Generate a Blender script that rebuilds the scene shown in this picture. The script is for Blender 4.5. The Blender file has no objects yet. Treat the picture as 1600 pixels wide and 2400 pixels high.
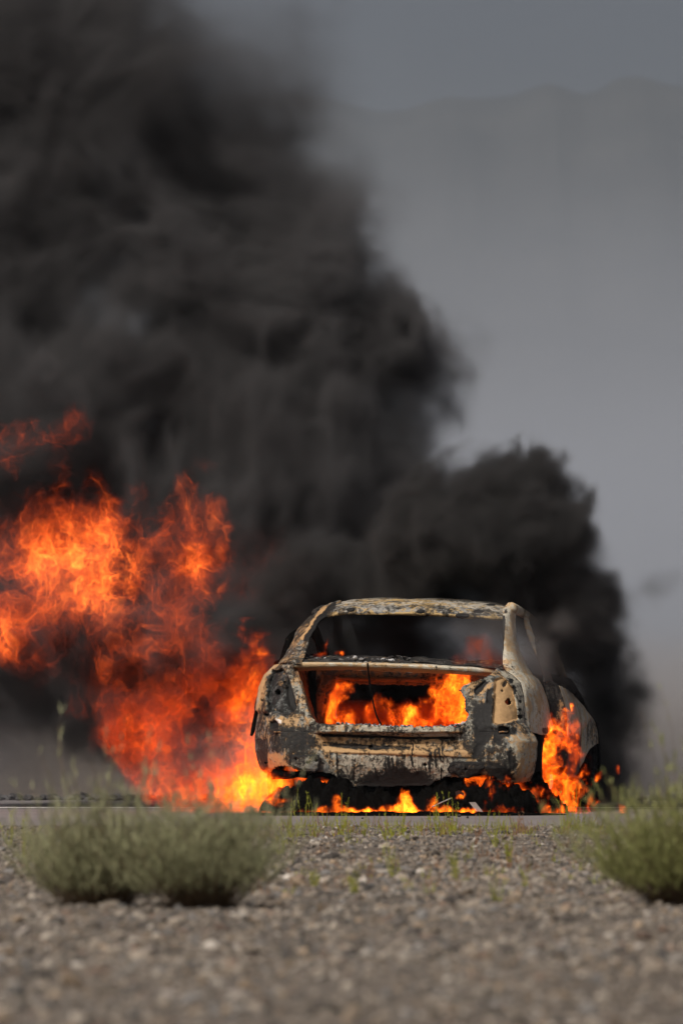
import bpy, bmesh, math, os, random
import numpy as np
from concurrent.futures import ThreadPoolExecutor
from mathutils import Vector, Matrix

R = math.radians
random.seed(7)
SC = bpy.context.scene
COL = SC.collection
RES = 1.0
SKIP = ''

# ------------------------------------------------------------------ camera
CAM_Y, CAM_H, FPX, HOR = -55.0, 0.75, 21065.0, 1621.0
cam = bpy.data.cameras.new('camera')
cam_o = bpy.data.objects.new('camera', cam)
COL.objects.link(cam_o)
cam.sensor_fit = 'VERTICAL'
cam.sensor_height = 36.0
cam.lens = FPX * 36.0 / 2400.0
cam.clip_start = 0.5
cam.clip_end = 30000.0
cam_o.location = (0, CAM_Y, CAM_H)
cam_o.rotation_euler = (R(90) + math.atan((HOR - 1200.0) / FPX), 0, 0)
cam.dof.use_dof = True
cam.dof.focus_distance = 55.2
cam.dof.aperture_fstop = 6.3
SC.camera = cam_o

# ------------------------------------------------------------------ sky, sun, exposure
SUN_EL, SUN_AZ = R(47), R(212)            # azimuth clockwise from +Y: behind the camera, a little to the left
world = bpy.data.worlds.new('World')
SC.world = world
world.use_nodes = True
wn = world.node_tree.nodes
sky = wn.new('ShaderNodeTexSky')
sky.sky_type = 'NISHITA'
sky.sun_disc = False
sky.sun_elevation = SUN_EL
sky.sun_rotation = SUN_AZ
sky.dust_density = 7.0
sky.ozone_density = 0.0
sky.air_density = 0.35
world.node_tree.links.new(sky.outputs[0], wn['Background'].inputs[0])
wn['Background'].inputs[1].default_value = 0.095
sun = bpy.data.lights.new('sun', 'SUN')
sun.energy = 3.5
sun.angle = R(0.53)
sun.color = (1.0, 0.94, 0.86)
sun_o = bpy.data.objects.new('sun', sun)
COL.objects.link(sun_o)
sd = Vector((math.sin(SUN_AZ) * math.cos(SUN_EL), math.cos(SUN_AZ) * math.cos(SUN_EL), math.sin(SUN_EL)))
sun_o.rotation_euler = sd.to_track_quat('Z', 'Y').to_euler()
vs = SC.view_settings
vs.view_transform = 'Standard'
vs.look = 'None'
vs.exposure = -0.12
vs.gamma = 1.0
vs.use_curve_mapping = False
cy = SC.cycles
cy.max_bounces = 8
cy.diffuse_bounces = 3
cy.glossy_bounces = 2
cy.transparent_max_bounces = 24
cy.volume_bounces = 1
cy.volume_max_steps = 512
cy.use_denoising = True
cy.use_adaptive_sampling = True
cy.adaptive_threshold = 0.02
cy.caustics_reflective = False
cy.caustics_refractive = False

# ------------------------------------------------------------------ helpers
def scale_at(Y):
    return FPX / (Y - CAM_Y)

def W(px, py, Y):
    """a point of the place that lies at depth Y"""
    s = scale_at(Y)
    return ((px - 800.0) / s, Y, CAM_H + (HOR - py) / s)

def G(px, py):
    """the point of the flat ground seen at a place in the picture"""
    d = FPX * CAM_H / (py - HOR)
    return ((px - 800.0) / FPX * d, d + CAM_Y, 0.0)

def tag(o, label=None, cat=None, group=None, kind=None):
    if label: o['label'] = label
    if cat: o['category'] = cat
    if group: o['group'] = group
    if kind: o['kind'] = kind
    return o

def mesh(name, verts, faces, mat=None, parent=None, smooth=False):
    me = bpy.data.meshes.new(name)
    me.from_pydata([tuple(v) for v in verts] if not isinstance(verts, np.ndarray) else verts.tolist(), [], faces if not isinstance(faces, np.ndarray) else faces.tolist())
    if mat: me.materials.append(mat)
    if smooth: me.polygons.foreach_set('use_smooth', [True] * len(me.polygons))
    me.update()
    o = bpy.data.objects.new(name, me)
    COL.objects.link(o)
    if parent: o.parent = parent
    return o

def fast_mesh(name, V, F, mat=None, parent=None, smooth=False):
    """V (n,3) float array, F (m,k) int array"""
    V = np.asarray(V, np.float32); F = np.asarray(F, np.int32)
    me = bpy.data.meshes.new(name)
    me.vertices.add(len(V)); me.vertices.foreach_set('co', V.ravel())
    k = F.shape[1]
    me.loops.add(F.size); me.loops.foreach_set('vertex_index', F.ravel())
    me.polygons.add(len(F))
    me.polygons.foreach_set('loop_start', np.arange(0, F.size, k, dtype=np.int32))
    me.polygons.foreach_set('use_smooth', np.full(len(F), smooth))
    me.update(calc_edges=True); me.validate()
    if mat: me.materials.append(mat)
    o = bpy.data.objects.new(name, me)
    COL.objects.link(o)
    if parent: o.parent = parent
    return o

def vattr(o, name, arr, typ='FLOAT'):
    a = o.data.attributes.new(name, typ, 'POINT')
    a.data.foreach_set('value' if typ == 'FLOAT' else 'vector' if typ == 'FLOAT_VECTOR' else 'color', np.asarray(arr, np.float32).ravel())

def empty(name, loc=(0, 0, 0), rz=0):
    o = bpy.data.objects.new(name, None)
    o.location = loc; o.rotation_euler = (0, 0, rz)
    o.empty_display_size = 0.2
    COL.objects.link(o)
    return o

# --- numpy noise ---------------------------------------------------------
POOL = ThreadPoolExecutor(4)
_rng = np.random.default_rng(3)
_LAT = [(_rng.random((64, 64, 64), dtype=np.float32) * 2 - 1).ravel() for _ in range(6)]

def _vn(x, y, z, lat):
    xi = np.floor(x); yi = np.floor(y); zi = np.floor(z)
    fx = x - xi; fy = y - yi; fz = z - zi
    fx = fx * fx * (3 - 2 * fx); fy = fy * fy * (3 - 2 * fy); fz = fz * fz * (3 - 2 * fz)
    x0 = xi.astype(np.int32) & 63; y0 = yi.astype(np.int32) & 63; z0 = zi.astype(np.int32) & 63
    x1 = (x0 + 1) & 63; y1 = (y0 + 1) & 63; z1 = (z0 + 1) & 63
    x0 <<= 12; x1 <<= 12; y0 <<= 6; y1 <<= 6
    t = lat.take
    a = t(x0 + y0 + z0); a += (t(x1 + y0 + z0) - a) * fx
    b = t(x0 + y1 + z0); b += (t(x1 + y1 + z0) - b) * fx
    a += (b - a) * fy
    c = t(x0 + y0 + z1); c += (t(x1 + y0 + z1) - c) * fx
    d = t(x0 + y1 + z1); d += (t(x1 + y1 + z1) - d) * fx
    c += (d - c) * fy
    a += (c - a) * fz
    return a

def noise(x, y, z, f=1.0, oct=1, seed=0, gain=0.5, lac=2.03):
    f = np.float32(f)
    out = None; amp = np.float32(1.0); o = np.float32(seed * 7.31)
    for k in range(oct):
        n = _vn(x * f + o, y * f + o * 1.7, z * f + o * 2.3, _LAT[(seed + k) % 6])
        out = n * amp if out is None else out + n * amp
        f = np.float32(f * lac); amp = np.float32(amp * gain); o = o + np.float32(11.7)
    return out

def sstep(a, b, x):
    t = np.clip((x - a) / (b - a), 0, 1)
    return t * t * (3 - 2 * t)

# --- volumes: a density field worked out here and stored in a voxel grid --
def grid_volume(name, lo, hi, vox, func, mat, parent=None, skin=None):
    vox = vox / RES
    n = [max(4, int(round((hi[k] - lo[k]) / vox)) + 1) for k in range(3)]
    xs, ys, zs = [np.linspace(lo[k], hi[k], n[k], dtype=np.float32) for k in range(3)]
    arr = np.zeros((n[2], n[1], n[0]), np.float32)
    def work(k):
        Z = np.full((n[1], n[0]), zs[k], np.float32)
        Y, X = np.meshgrid(ys, xs, indexing='ij')
        arr[k] = func(X, Y, Z)
    list(POOL.map(work, range(n[2])))
    for ax in range(3):                      # close the field at the faces of its grid
        idx = [slice(None)] * 3
        for e in (0, -1):
            idx[ax] = e; arr[tuple(idx)] = 0
    arr[arr < 0.002] = 0
    if skin is not None:                     # a coarse skin of the same field
        sname, smat, every, level = skin
        q = [m // every * every for m in arr.shape]
        c = arr[:q[0], :q[1], :q[2]].reshape(q[0] // every, every, q[1] // every, every, q[2] // every, every).mean((1, 3, 5))
        c = np.pad(c, 1)
        st = [(hi[m] - lo[m]) / (n[m] - 1) * every for m in range(3)]
        lo2 = [lo[m] - st[m] * (0.5 + 0.5 / every) for m in range(3)]
        hi2 = [lo2[m] + st[m] * (c.shape[2 - m] - 1) for m in range(3)]
        V, F = surface_net(c, lo2, hi2, level)
        parent = fast_mesh(sname, V, F, smat, None, True)
    me = bpy.data.meshes.new(name + '_field')
    me.vertices.add(arr.size)
    at = me.attributes.new('d', 'FLOAT', 'POINT')
    at.data.foreach_set('value', arr.ravel())
    src = bpy.data.objects.new(name + '_field', me)
    ng = bpy.data.node_groups.new(name, 'GeometryNodeTree')
    ng.interface.new_socket('Geometry', in_out='INPUT', socket_type='NodeSocketGeometry')
    ng.interface.new_socket('Geometry', in_out='OUTPUT', socket_type='NodeSocketGeometry')
    N = ng.nodes; L = ng.links
    out = N.new('NodeGroupOutput')
    vc = N.new('GeometryNodeVolumeCube')
    vc.inputs['Min'].default_value = lo; vc.inputs['Max'].default_value = hi
    for k, c in enumerate('XYZ'): vc.inputs['Resolution ' + c].default_value = n[k]
    oi = N.new('GeometryNodeObjectInfo'); oi.inputs['Object'].default_value = src
    si = N.new('GeometryNodeSampleIndex'); si.data_type = 'FLOAT'; si.domain = 'POINT'
    na = N.new('GeometryNodeInputNamedAttribute'); na.data_type = 'FLOAT'; na.inputs['Name'].default_value = 'd'
    pos = N.new('GeometryNodeInputPosition'); sx = N.new('ShaderNodeSeparateXYZ'); L.new(pos.outputs[0], sx.inputs[0])
    ids = []
    for k in range(3):
        m = N.new('ShaderNodeMath'); m.operation = 'MULTIPLY_ADD'
        q = (n[k] - 1) / (hi[k] - lo[k])
        L.new(sx.outputs[k], m.inputs[0]); m.inputs[1].default_value = q; m.inputs[2].default_value = -lo[k] * q
        c = N.new('FunctionNodeFloatToInt'); c.rounding_mode = 'ROUND'; L.new(m.outputs[0], c.inputs[0]); ids.append(c.outputs[0])
    def im(op, a, b):
        m = N.new('FunctionNodeIntegerMath'); m.operation = op
        for i, v in enumerate((a, b)):
            if isinstance(v, int): m.inputs[i].default_value = v
            else: L.new(v, m.inputs[i])
        return m.outputs[0]
    idx = im('ADD', ids[0], im('MULTIPLY', im('ADD', ids[1], im('MULTIPLY', ids[2], n[1])), n[0]))
    L.new(oi.outputs['Geometry'], si.inputs['Geometry']); L.new(na.outputs[0], si.inputs['Value']); L.new(idx, si.inputs['Index'])
    L.new(si.outputs[0], vc.inputs['Density'])
    sm = N.new('GeometryNodeSetMaterial'); sm.inputs['Material'].default_value = mat
    L.new(vc.outputs[0], sm.inputs[0]); L.new(sm.outputs[0], out.inputs[0])
    vol = bpy.data.volumes.new(name); vol.materials.append(mat)
    o = bpy.data.objects.new(name, vol); COL.objects.link(o)
    if parent: o.parent = parent
    md = o.modifiers.new('grid', 'NODES'); md.node_group = ng
    return o

def surface_net(f, lo, hi, level):
    """a closed skin round the part of a field above a level: (verts, quads)"""
    n = f.shape; sg = f > level
    c = np.zeros((n[0] - 1, n[1] - 1, n[2] - 1), np.int8)
    cor = [(a, b, d) for a in (0, 1) for b in (0, 1) for d in (0, 1)]
    sl = lambda a, b, d: (slice(a, n[0] - 1 + a), slice(b, n[1] - 1 + b), slice(d, n[2] - 1 + d))
    for q in cor: c += sg[sl(*q)]
    act = (c > 0) & (c < 8)
    k, j, i = np.nonzero(act)
    idx = np.full(act.shape, -1, np.int32); idx[k, j, i] = np.arange(len(k))
    P = np.zeros((len(k), 3), np.float32); W_ = np.zeros(len(k), np.float32)
    for q in cor:
        for ax in range(3):
            if q[ax]: continue
            r = list(q); r[ax] = 1
            v0 = f[k + q[0], j + q[1], i + q[2]]; v1 = f[k + r[0], j + r[1], i + r[2]]
            x = (v0 > level) != (v1 > level)
            t = np.where(x, (level - v0) / np.where(x, v1 - v0, 1), 0)
            for m in range(3): P[:, m] += np.where(x, q[m] + (t if m == ax else 0), 0)
            W_ += x
    P = P / W_[:, None] + np.stack([k, j, i], 1)
    st = np.array([(hi[2] - lo[2]) / (n[0] - 1), (hi[1] - lo[1]) / (n[1] - 1), (hi[0] - lo[0]) / (n[2] - 1)])
    V = (P * st + np.array([lo[2], lo[1], lo[0]]))[:, ::-1]
    F = []
    for ax in range(3):
        a = [slice(None)] * 3; b = [slice(None)] * 3; a[ax] = slice(0, -1); b[ax] = slice(1, None)
        e = sg[tuple(a)] != sg[tuple(b)]
        k, j, i = np.nonzero(e); p = np.stack([k, j, i], 1)
        o1, o2 = [m for m in range(3) if m != ax]
        ok = (p[:, o1] > 0) & (p[:, o2] > 0) & (p[:, o1] < n[o1] - 1) & (p[:, o2] < n[o2] - 1); p = p[ok]
        cells = []
        for (u, w) in ((-1, -1), (0, -1), (0, 0), (-1, 0)):
            r = p.copy(); r[:, o1] += u; r[:, o2] += w; cells.append(idx[r[:, 0], r[:, 1], r[:, 2]])
        F.append(np.stack(cells, 1))
    F = np.concatenate(F); F = F[(F >= 0).all(1)]
    return V, F

# --- node helpers ---------------------------------------------------------
class NT:
    def __init__(s, name):
        s.m = bpy.data.materials.new(name); s.m.use_nodes = True
        s.t = s.m.node_tree; s.t.nodes.clear()
        s.out = s.t.nodes.new('ShaderNodeOutputMaterial')
    def n(s, typ, ins=None, **kw):
        nd = s.t.nodes.new('ShaderNode' + typ)
        for k, v in kw.items(): setattr(nd, k, v)
        for k, v in (ins or {}).items():
            i = nd.inputs[k]
            if hasattr(v, 'is_output'): s.t.links.new(v, i)
            else: i.default_value = v
        return nd
    def link(s, a, b): s.t.links.new(a, b)
    def math(s, op, a, b=None, c=None, clamp=False):
        nd = s.t.nodes.new('ShaderNodeMath'); nd.operation = op; nd.use_clamp = clamp
        for i, v in enumerate((a, b, c)):
            if v is None: continue
            if hasattr(v, 'is_output'): s.t.links.new(v, nd.inputs[i])
            else: nd.inputs[i].default_value = v
        return nd.outputs[0]
    def mix(s, f, a, b, mode='MIX'):
        nd = s.t.nodes.new('ShaderNodeMix'); nd.data_type = 'RGBA'; nd.blend_type = mode
        for i, v in ((0, f), (6, a), (7, b)):
            if hasattr(v, 'is_output'): s.t.links.new(v, nd.inputs[i])
            elif i == 0: nd.inputs[0].default_value = v
            else: nd.inputs[i].default_value = (*v, 1) if len(v) == 3 else v
        return nd.outputs[2]
    def ramp(s, f, stops, interp='LINEAR'):
        nd = s.t.nodes.new('ShaderNodeValToRGB'); nd.color_ramp.interpolation = interp
        e = nd.color_ramp.elements
        while len(e) < len(stops): e.new(0.5)
        for q, (p, c) in zip(e, stops):
            q.position = p; q.color = (c, c, c, 1) if not hasattr(c, '__len__') else (*c, 1)
        s.t.links.new(f, nd.inputs[0])
        return nd.outputs[0]
    def noise(s, vec, scale, detail=4, rough=0.55, dist=0.0):
        nd = s.n('TexNoise', {'Scale': scale, 'Detail': detail, 'Roughness': rough, 'Distortion': dist})
        s.t.links.new(vec, nd.inputs['Vector'])
        return nd.outputs[0]
    def attr(s, name, out='Fac'):
        return s.n('Attribute', attribute_name=name).outputs[out]
    def coord(s, scale=None, kind='Object'):
        v = s.n('TexCoord').outputs[kind]
        if scale:
            mp = s.n('Mapping'); mp.inputs['Scale'].default_value = scale
            s.t.links.new(v, mp.inputs['Vector']); v = mp.outputs[0]
        return v
    def bsdf(s, color, rough=0.8, bump=None, bdist=0.01, bstr=1.0, spec=0.3, **kw):
        b = s.n('BsdfPrincipled')
        for k, v in (('Base Color', color), ('Roughness', rough)):
            if hasattr(v, 'is_output'): s.t.links.new(v, b.inputs[k])
            else: b.inputs[k].default_value = (*v, 1) if hasattr(v, '__len__') else v
        b.inputs['Specular IOR Level'].default_value = spec
        for k, v in kw.items(): b.inputs[k].default_value = v
        if bump is not None:
            bp = s.n('Bump', {'Strength': bstr, 'Distance': bdist}); s.t.links.new(bump, bp.inputs['Height'])
            s.t.links.new(bp.outputs[0], b.inputs['Normal'])
        s.t.links.new(b.outputs[0], s.out.inputs['Surface'])
        return b

# ------------------------------------------------------------------ the land
def ground_mat():
    m = NT('gravel_soil'); v = m.coord()
    a = m.noise(v, 2.2, 6, 0.65); b = m.noise(v, 38, 5, 0.7); c = m.noise(v, 0.5, 4, 0.5)
    col = m.mix(m.ramp(b, [(0.32, 0), (0.68, 1)]), (0.065, 0.055, 0.046), (0.21, 0.18, 0.15))
    col = m.mix(m.ramp(a, [(0.35, 0), (0.7, 0.55)]), col, (0.15, 0.127, 0.105))
    col = m.mix(m.ramp(c, [(0.4, 0), (0.65, 0.5)]), col, (0.19, 0.165, 0.14))
    m.bsdf(col, 0.95, bump=b, bdist=0.02, spec=0.1)
    return m.m

def asphalt_mat():
    m = NT('asphalt'); v = m.coord()
    a = m.noise(v, 120, 3, 0.7); c = m.noise(v, 1.3, 5, 0.6)
    col = m.mix(m.ramp(a, [(0.3, 0), (0.75, 1)]), (0.135, 0.12, 0.118), (0.26, 0.235, 0.228))
    col = m.mix(m.ramp(c, [(0.42, 0), (0.7, 0.6)]), col, (0.13, 0.118, 0.115))
    m.bsdf(col, 0.85, bump=a, bdist=0.004, spec=0.3)
    return m.m

MG = ground_mat()
# ground: one sheet, fine near the camera, out to the mountains
ys = np.concatenate([np.arange(-75, -3.5, 0.35), np.arange(-3.5, 30, 1.5), np.array([30, 40, 60, 100, 200, 400, 900, 2000, 4000, 6500, 9300.])])
xs = np.concatenate([np.array([-4800, -1500, -400, -100, -40, -20, -12, -8.]), np.arange(-6, 6.01, 0.3), np.array([8, 12, 20, 40, 100, 400, 1500, 4800.])])
X, Y = np.meshgrid(xs, ys)
Xf, Yf = X.astype(np.float32), Y.astype(np.float32)
def ground_h(X, Y):
    X = np.asarray(X, np.float32); Y = np.asarray(Y, np.float32)
    z = noise(X, Y, X * 0, 0.55, 3, 1) * 0.022 + noise(X, Y, X * 0, 2.1, 2, 2) * 0.008
    near = sstep(-4.7, -7, Y)
    return z * near - 0.016 * sstep(-4.9, -4.4, Y)
Zg = ground_h(Xf, Yf)
ny, nx = X.shape
ii = np.arange((ny - 1) * (nx - 1)); r, c = ii // (nx - 1), ii % (nx - 1)
F = np.stack([r * nx + c, r * nx + c + 1, (r + 1) * nx + c + 1, (r + 1) * nx + c], 1)
ground = fast_mesh('ground', np.stack([X, Y, Zg], -1).reshape(-1, 3), F, MG, smooth=True)
tag(ground, 'wide flat ground of grey brown gravel and soil', None, None, 'structure')

# asphalt strip across the view, its near edge ragged where gravel covers it
n = 140
ex = np.linspace(-14, 14, n)
exf = ex.astype(np.float32)
near_edge = -4.35 + 0.06 * ex + noise(exf, exf * 0, exf * 0, 1.3, 3, 4) * 0.22
V = []; F = []
for i in range(n):
    for k, t in enumerate((0, 0.02, 0.3, 0.6, 1)):
        y = near_edge[i] + (7.2 - near_edge[i]) * t
        V.append((ex[i], y, -0.012 if k == 0 else 0.0))
for i in range(n - 1):
    for k in range(4):
        F.append((i * 5 + k, i * 5 + 5 + k, i * 5 + 6 + k, i * 5 + 1 + k))
road = mesh('road', V, F, asphalt_mat())
tag(road, 'strip of pale worn asphalt road crossing the view', None, None, 'structure')
mw = NT('road_paint'); vv = mw.coord()
mw.bsdf(mw.mix(mw.ramp(mw.noise(vv, 30, 4, 0.7), [(0.35, 1), (0.6, 0)]), (0.75, 0.75, 0.73), (0.42, 0.41, 0.39)), 0.7)
V = []; F = []
for i in range(60):
    x = -14 + 28 * i / 59
    V += [(x, 2.72, 0.004), (x, 3.02, 0.004)]
    if i: F.append((2 * i - 2, 2 * i, 2 * i + 1, 2 * i - 1))
line = mesh('road_marking', V, F, mw.m)
tag(line, 'solid white edge line painted along the road', None, None, 'structure')

# far ridge
P = [(-800, 150), (-300, 240), (100, 170), (450, 190), (740, 205), (800, 222), (870, 241), (930, 240), (985, 219), (1030, 208), (1080, 212), (1130, 211), (1180, 206), (1220, 190), (1262, 178), (1300, 190), (1335, 203), (1370, 196), (1420, 166), (1470, 162), (1530, 178), (1600, 188), (1800, 150), (2300, 240), (3000, 100)]
RY = 6500.0
pxs = np.array([(p[0] * 1.0204 - 800) / FPX * (RY - CAM_Y) for p in P]); phs = np.array([CAM_H + (HOR - p[1] * 1.0204) / FPX * (RY - CAM_Y) for p in P])
mx = np.concatenate([np.linspace(-4700, -420, 60), np.linspace(-400, 500, 240), np.linspace(520, 4700, 60)]).astype(np.float32)
my = np.linspace(5300, 8800, 70).astype(np.float32)
X, Y = np.meshgrid(mx, my)
far_h = 400 + 75 * noise(X, X * 0, X * 0, 0.0021, 4, 3)
inside = sstep(900, 500, np.abs(X))
prof = np.interp(X, pxs, phs) * inside + far_h * (1 - inside)
u = (Y - RY) / np.where(Y < RY, 1100, 1900)
bell = np.clip(1 - np.abs(u), 0, 1) ** 0.8
rough = noise(X, Y, X * 0, 0.006, 5, 2) * 60 * np.clip(np.abs(u) * 6, 0, 1) * bell
Z = np.clip(prof * bell + rough - np.abs(u) * 20, -0.6, 500)
nyy, nxx = X.shape
ii = np.arange((nyy - 1) * (nxx - 1)); r, c = ii // (nxx - 1), ii % (nxx - 1)
F = np.stack([r * nxx + c, r * nxx + c + 1, (r + 1) * nxx + c + 1, (r + 1) * nxx + c], 1)
mm = NT('mountain_rock'); v = mm.coord()
mm.bsdf(mm.mix(mm.noise(v, 0.012, 6, 0.6), (0.012, 0.014, 0.018), (0.06, 0.058, 0.055)), 0.95, spec=0.1)
mtn = fast_mesh('mountains', np.stack([X, Y, Z], -1).reshape(-1, 3), F, mm.m, smooth=True)
tag(mtn, 'distant mountain ridge fading into grey haze', None, None, 'structure')

# the air
hz = NT('haze_air')
pv = hz.n('VolumePrincipled', {'Color': (0.375, 0.435, 0.50, 1), 'Density': 0.000125, 'Anisotropy': 0.0})
hz.link(pv.outputs[0], hz.out.inputs['Volume'])
x0, x1, y0, y1, z0, z1 = -5200, 5200, -400, 9800, -2.0, 520
V = [(x, y, z) for z in (z0, z1) for y in (y0, y1) for x in (x0, x1)]
haze = mesh('haze', V, [(0, 2, 3, 1), (4, 5, 7, 6), (0, 1, 5, 4), (2, 6, 7, 3), (0, 4, 6, 2), (1, 3, 7, 5)], hz.m)
tag(haze, 'pale grey dusty air over the whole valley', None, None, 'stuff')

# ------------------------------------------------------------------ gravel
def ico():
    t = (1 + 5 ** 0.5) / 2
    v = np.array([(-1, t, 0), (1, t, 0), (-1, -t, 0), (1, -t, 0), (0, -1, t), (0, 1, t), (0, -1, -t), (0, 1, -t), (t, 0, -1), (t, 0, 1), (-t, 0, -1), (-t, 0, 1)], np.float32)
    v /= np.linalg.norm(v[0])
    f = np.array([(0, 11, 5), (0, 5, 1), (0, 1, 7), (0, 7, 10), (0, 10, 11), (1, 5, 9), (5, 11, 4), (11, 10, 2), (10, 7, 6), (7, 1, 8), (3, 9, 4), (3, 4, 2), (3, 2, 6), (3, 6, 8), (3, 8, 9), (4, 9, 5), (2, 4, 11), (6, 2, 10), (8, 6, 7), (9, 8, 1)], np.int32)
    return v, f

def stone_mat(name='stones'):
    m = NT(name); v = m.coord()
    t = m.attr('tint', 'Color')
    nz = m.noise(v, 160, 3, 0.6)
    col = m.mix(m.ramp(nz, [(0.35, 0), (0.7, 0.45)]), t, (0.11, 0.095, 0.085))
    m.bsdf(col, 0.9, bump=nz, bdist=0.004, spec=0.2)
    return m.m

def stones(name, P, S, mat, rng, tints, flat=(0.45, 0.8)):
    bv, bf = ico(); n = len(P)
    V = bv[None] * (1 + rng.normal(0, 0.17, (n, 12, 1)))
    ax = np.stack([rng.uniform(0.75, 1.35, n), rng.uniform(0.7, 1.1, n), rng.uniform(*flat, n)], 1)
    V = V * ax[:, None, :] * S[:, None, None]
    a = rng.uniform(0, 6.28, n); ca, sa = np.cos(a)[:, None], np.sin(a)[:, None]
    tl = rng.normal(0, 0.25, n)[:, None]
    x, y, z = V[..., 0], V[..., 1], V[..., 2]
    z2 = z + x * tl
    V = np.stack([x * ca - y * sa, x * sa + y * ca, z2], -1) + P[:, None, :]
    F = (bf[None] + (np.arange(n) * 12)[:, None, None]).reshape(-1, 3)
    o = fast_mesh(name, V.reshape(-1, 3), F, mat)
    T = np.ones((n, 12, 4), np.float32); T[..., :3] = tints[:, None, :]
    vattr(o, 'tint', T, 'FLOAT_COLOR')
    return o

rg = np.random.default_rng(11)
def scatter(n, d0, d1, pad):
    # even over the strip that the view crosses, from d0 to d1 metres away
    d = np.sqrt(rg.uniform(d0 * d0, d1 * d1, n)); w = 0.038 * d + pad
    x = rg.uniform(-1, 1, n) * w
    return x, d + CAM_Y
N_ST = 112000
x, y = scatter(N_ST, 17.5, 51.3, 1.0)
keep = y < (-4.3 + 0.06 * x + rg.normal(0, 0.2, N_ST) + 0.35 * noise(x.astype(np.float32), x.astype(np.float32) * 0, x.astype(np.float32) * 0, 0.9, 3, 1)); x, y = x[keep], y[keep]
n = len(x)
S = np.clip(rg.lognormal(math.log(0.0047), 0.58, n), 0.003, 0.024)
S *= 0.85 + 0.45 * sstep(-5, -22, y)
pal = np.array([(0.235, 0.205, 0.170), (0.175, 0.155, 0.135), (0.31, 0.28, 0.24), (0.085, 0.078, 0.072), (0.26, 0.20, 0.14), (0.165, 0.165, 0.165), (0.42, 0.395, 0.36), (0.22, 0.155, 0.12)])
tint = pal[rg.choice(len(pal), n, p=[.25, .2, .14, .13, .1, .1, .04, .04])] * rg.uniform(0.40, 1.35, (n, 1)) * np.array([1.0, 0.98, 0.94])
Pz = ground_h(x, y) + S * 0.22
MS = stone_mat()
gravel = stones('gravel', np.stack([x, y, Pz], 1), S, MS, rg, tint)
tag(gravel, 'loose grey and tan gravel stones covering the roadside', None, None, 'stuff')

# single rocks and clods that stand out of the gravel
rocks = [
    (775, 2008, 0.035, 0.05, 'dark flat clod in the gravel below the left end of the bumper'),
    (95, 2308, 0.040, 0.05, 'dark clod low in the left corner of the gravel'),
    (182, 2245, 0.024, 0.06, 'dark stone in the gravel below the left bush'),
    (683, 2245, 0.030, 0.05, 'dark clod in the middle foreground, left one of two'),
    (842, 2240, 0.034, 0.05, 'dark clod in the middle foreground, right one of two'),
    (1040, 2255, 0.034, 0.06, 'dark stone in the foreground right of the middle clods'),
    (1308, 2262, 0.026, 0.06, 'blackish pebble in the right foreground gravel'),
    (1452, 2250, 0.030, 0.06, 'dark stone in the foreground below the right bush'),
    (395, 2345, 0.032, 0.40, 'pale cream stone near the bottom edge of the gravel'),
    (560, 2335, 0.026, 0.34, 'light tan stone near the bottom edge, right of the cream one'),
    (50, 2185, 0.024, 0.36, 'pale stone at the left edge under the left bush'),
    (1260, 2012, 0.016, 0.42, 'small white stone in the gravel below the right wheel fire'),
    (410, 2150, 0.024, 0.05, 'dark clod on the gravel between the two left bushes'),
    (1580, 2125, 0.024, 0.42, 'whitish stone at the foot of the right bush'),
]
for (px, py, s, alb, lab) in rocks:
    g = G(px, py)
    c = np.array([[alb, alb * 0.9, alb * 0.8]])
    o = stones('rock', np.array([[0, 0, 0.0]]), np.array([s]), MS, rg, c, flat=(0.45, 0.6))
    o.location = (g[0], g[1], float(ground_h([g[0]], [g[1]])[0]) + s * 0.3)
    tag(o, lab, 'rock', 'rocks standing out of the gravel')

# ------------------------------------------------------------------ smoke
D = 1600 / 1568.0
def smoke_mat(name, color, dens, aniso=0.1):
    m = NT(name)
    pv = m.n('VolumePrincipled', {'Color': (*color, 1), 'Anisotropy': aniso})
    m.link(m.math('MULTIPLY', m.attr('density'), dens), pv.inputs['Density'])
    pv.inputs['Density Attribute'].default_value = ''
    m.link(pv.outputs[0], m.out.inputs['Volume'])
    m.m.cycles.volume_step_rate = 2.0
    return m.m

def blobs(X, Y, Z, B, k=0.10):
    """smooth union of ellipsoids given in picture places (1568 wide) and depth; positive inside, in metres"""
    acc = None
    for (px, py, rx, rz, Yc, ry) in B:
        cx, _, cz = W(px * D, py * D, Yc); s = scale_at(Yc) / D
        rx, rz = rx / s, rz / s
        q = np.sqrt(((X - cx) / rx) ** 2 + ((Z - cz) / rz) ** 2 + ((Y - Yc) / ry) ** 2)
        e = np.exp(np.minimum((1 - q) * min(rx, rz, ry), 2.0) / k)
        acc = e if acc is None else acc + e
    return k * np.log(acc + 1e-12)

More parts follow.
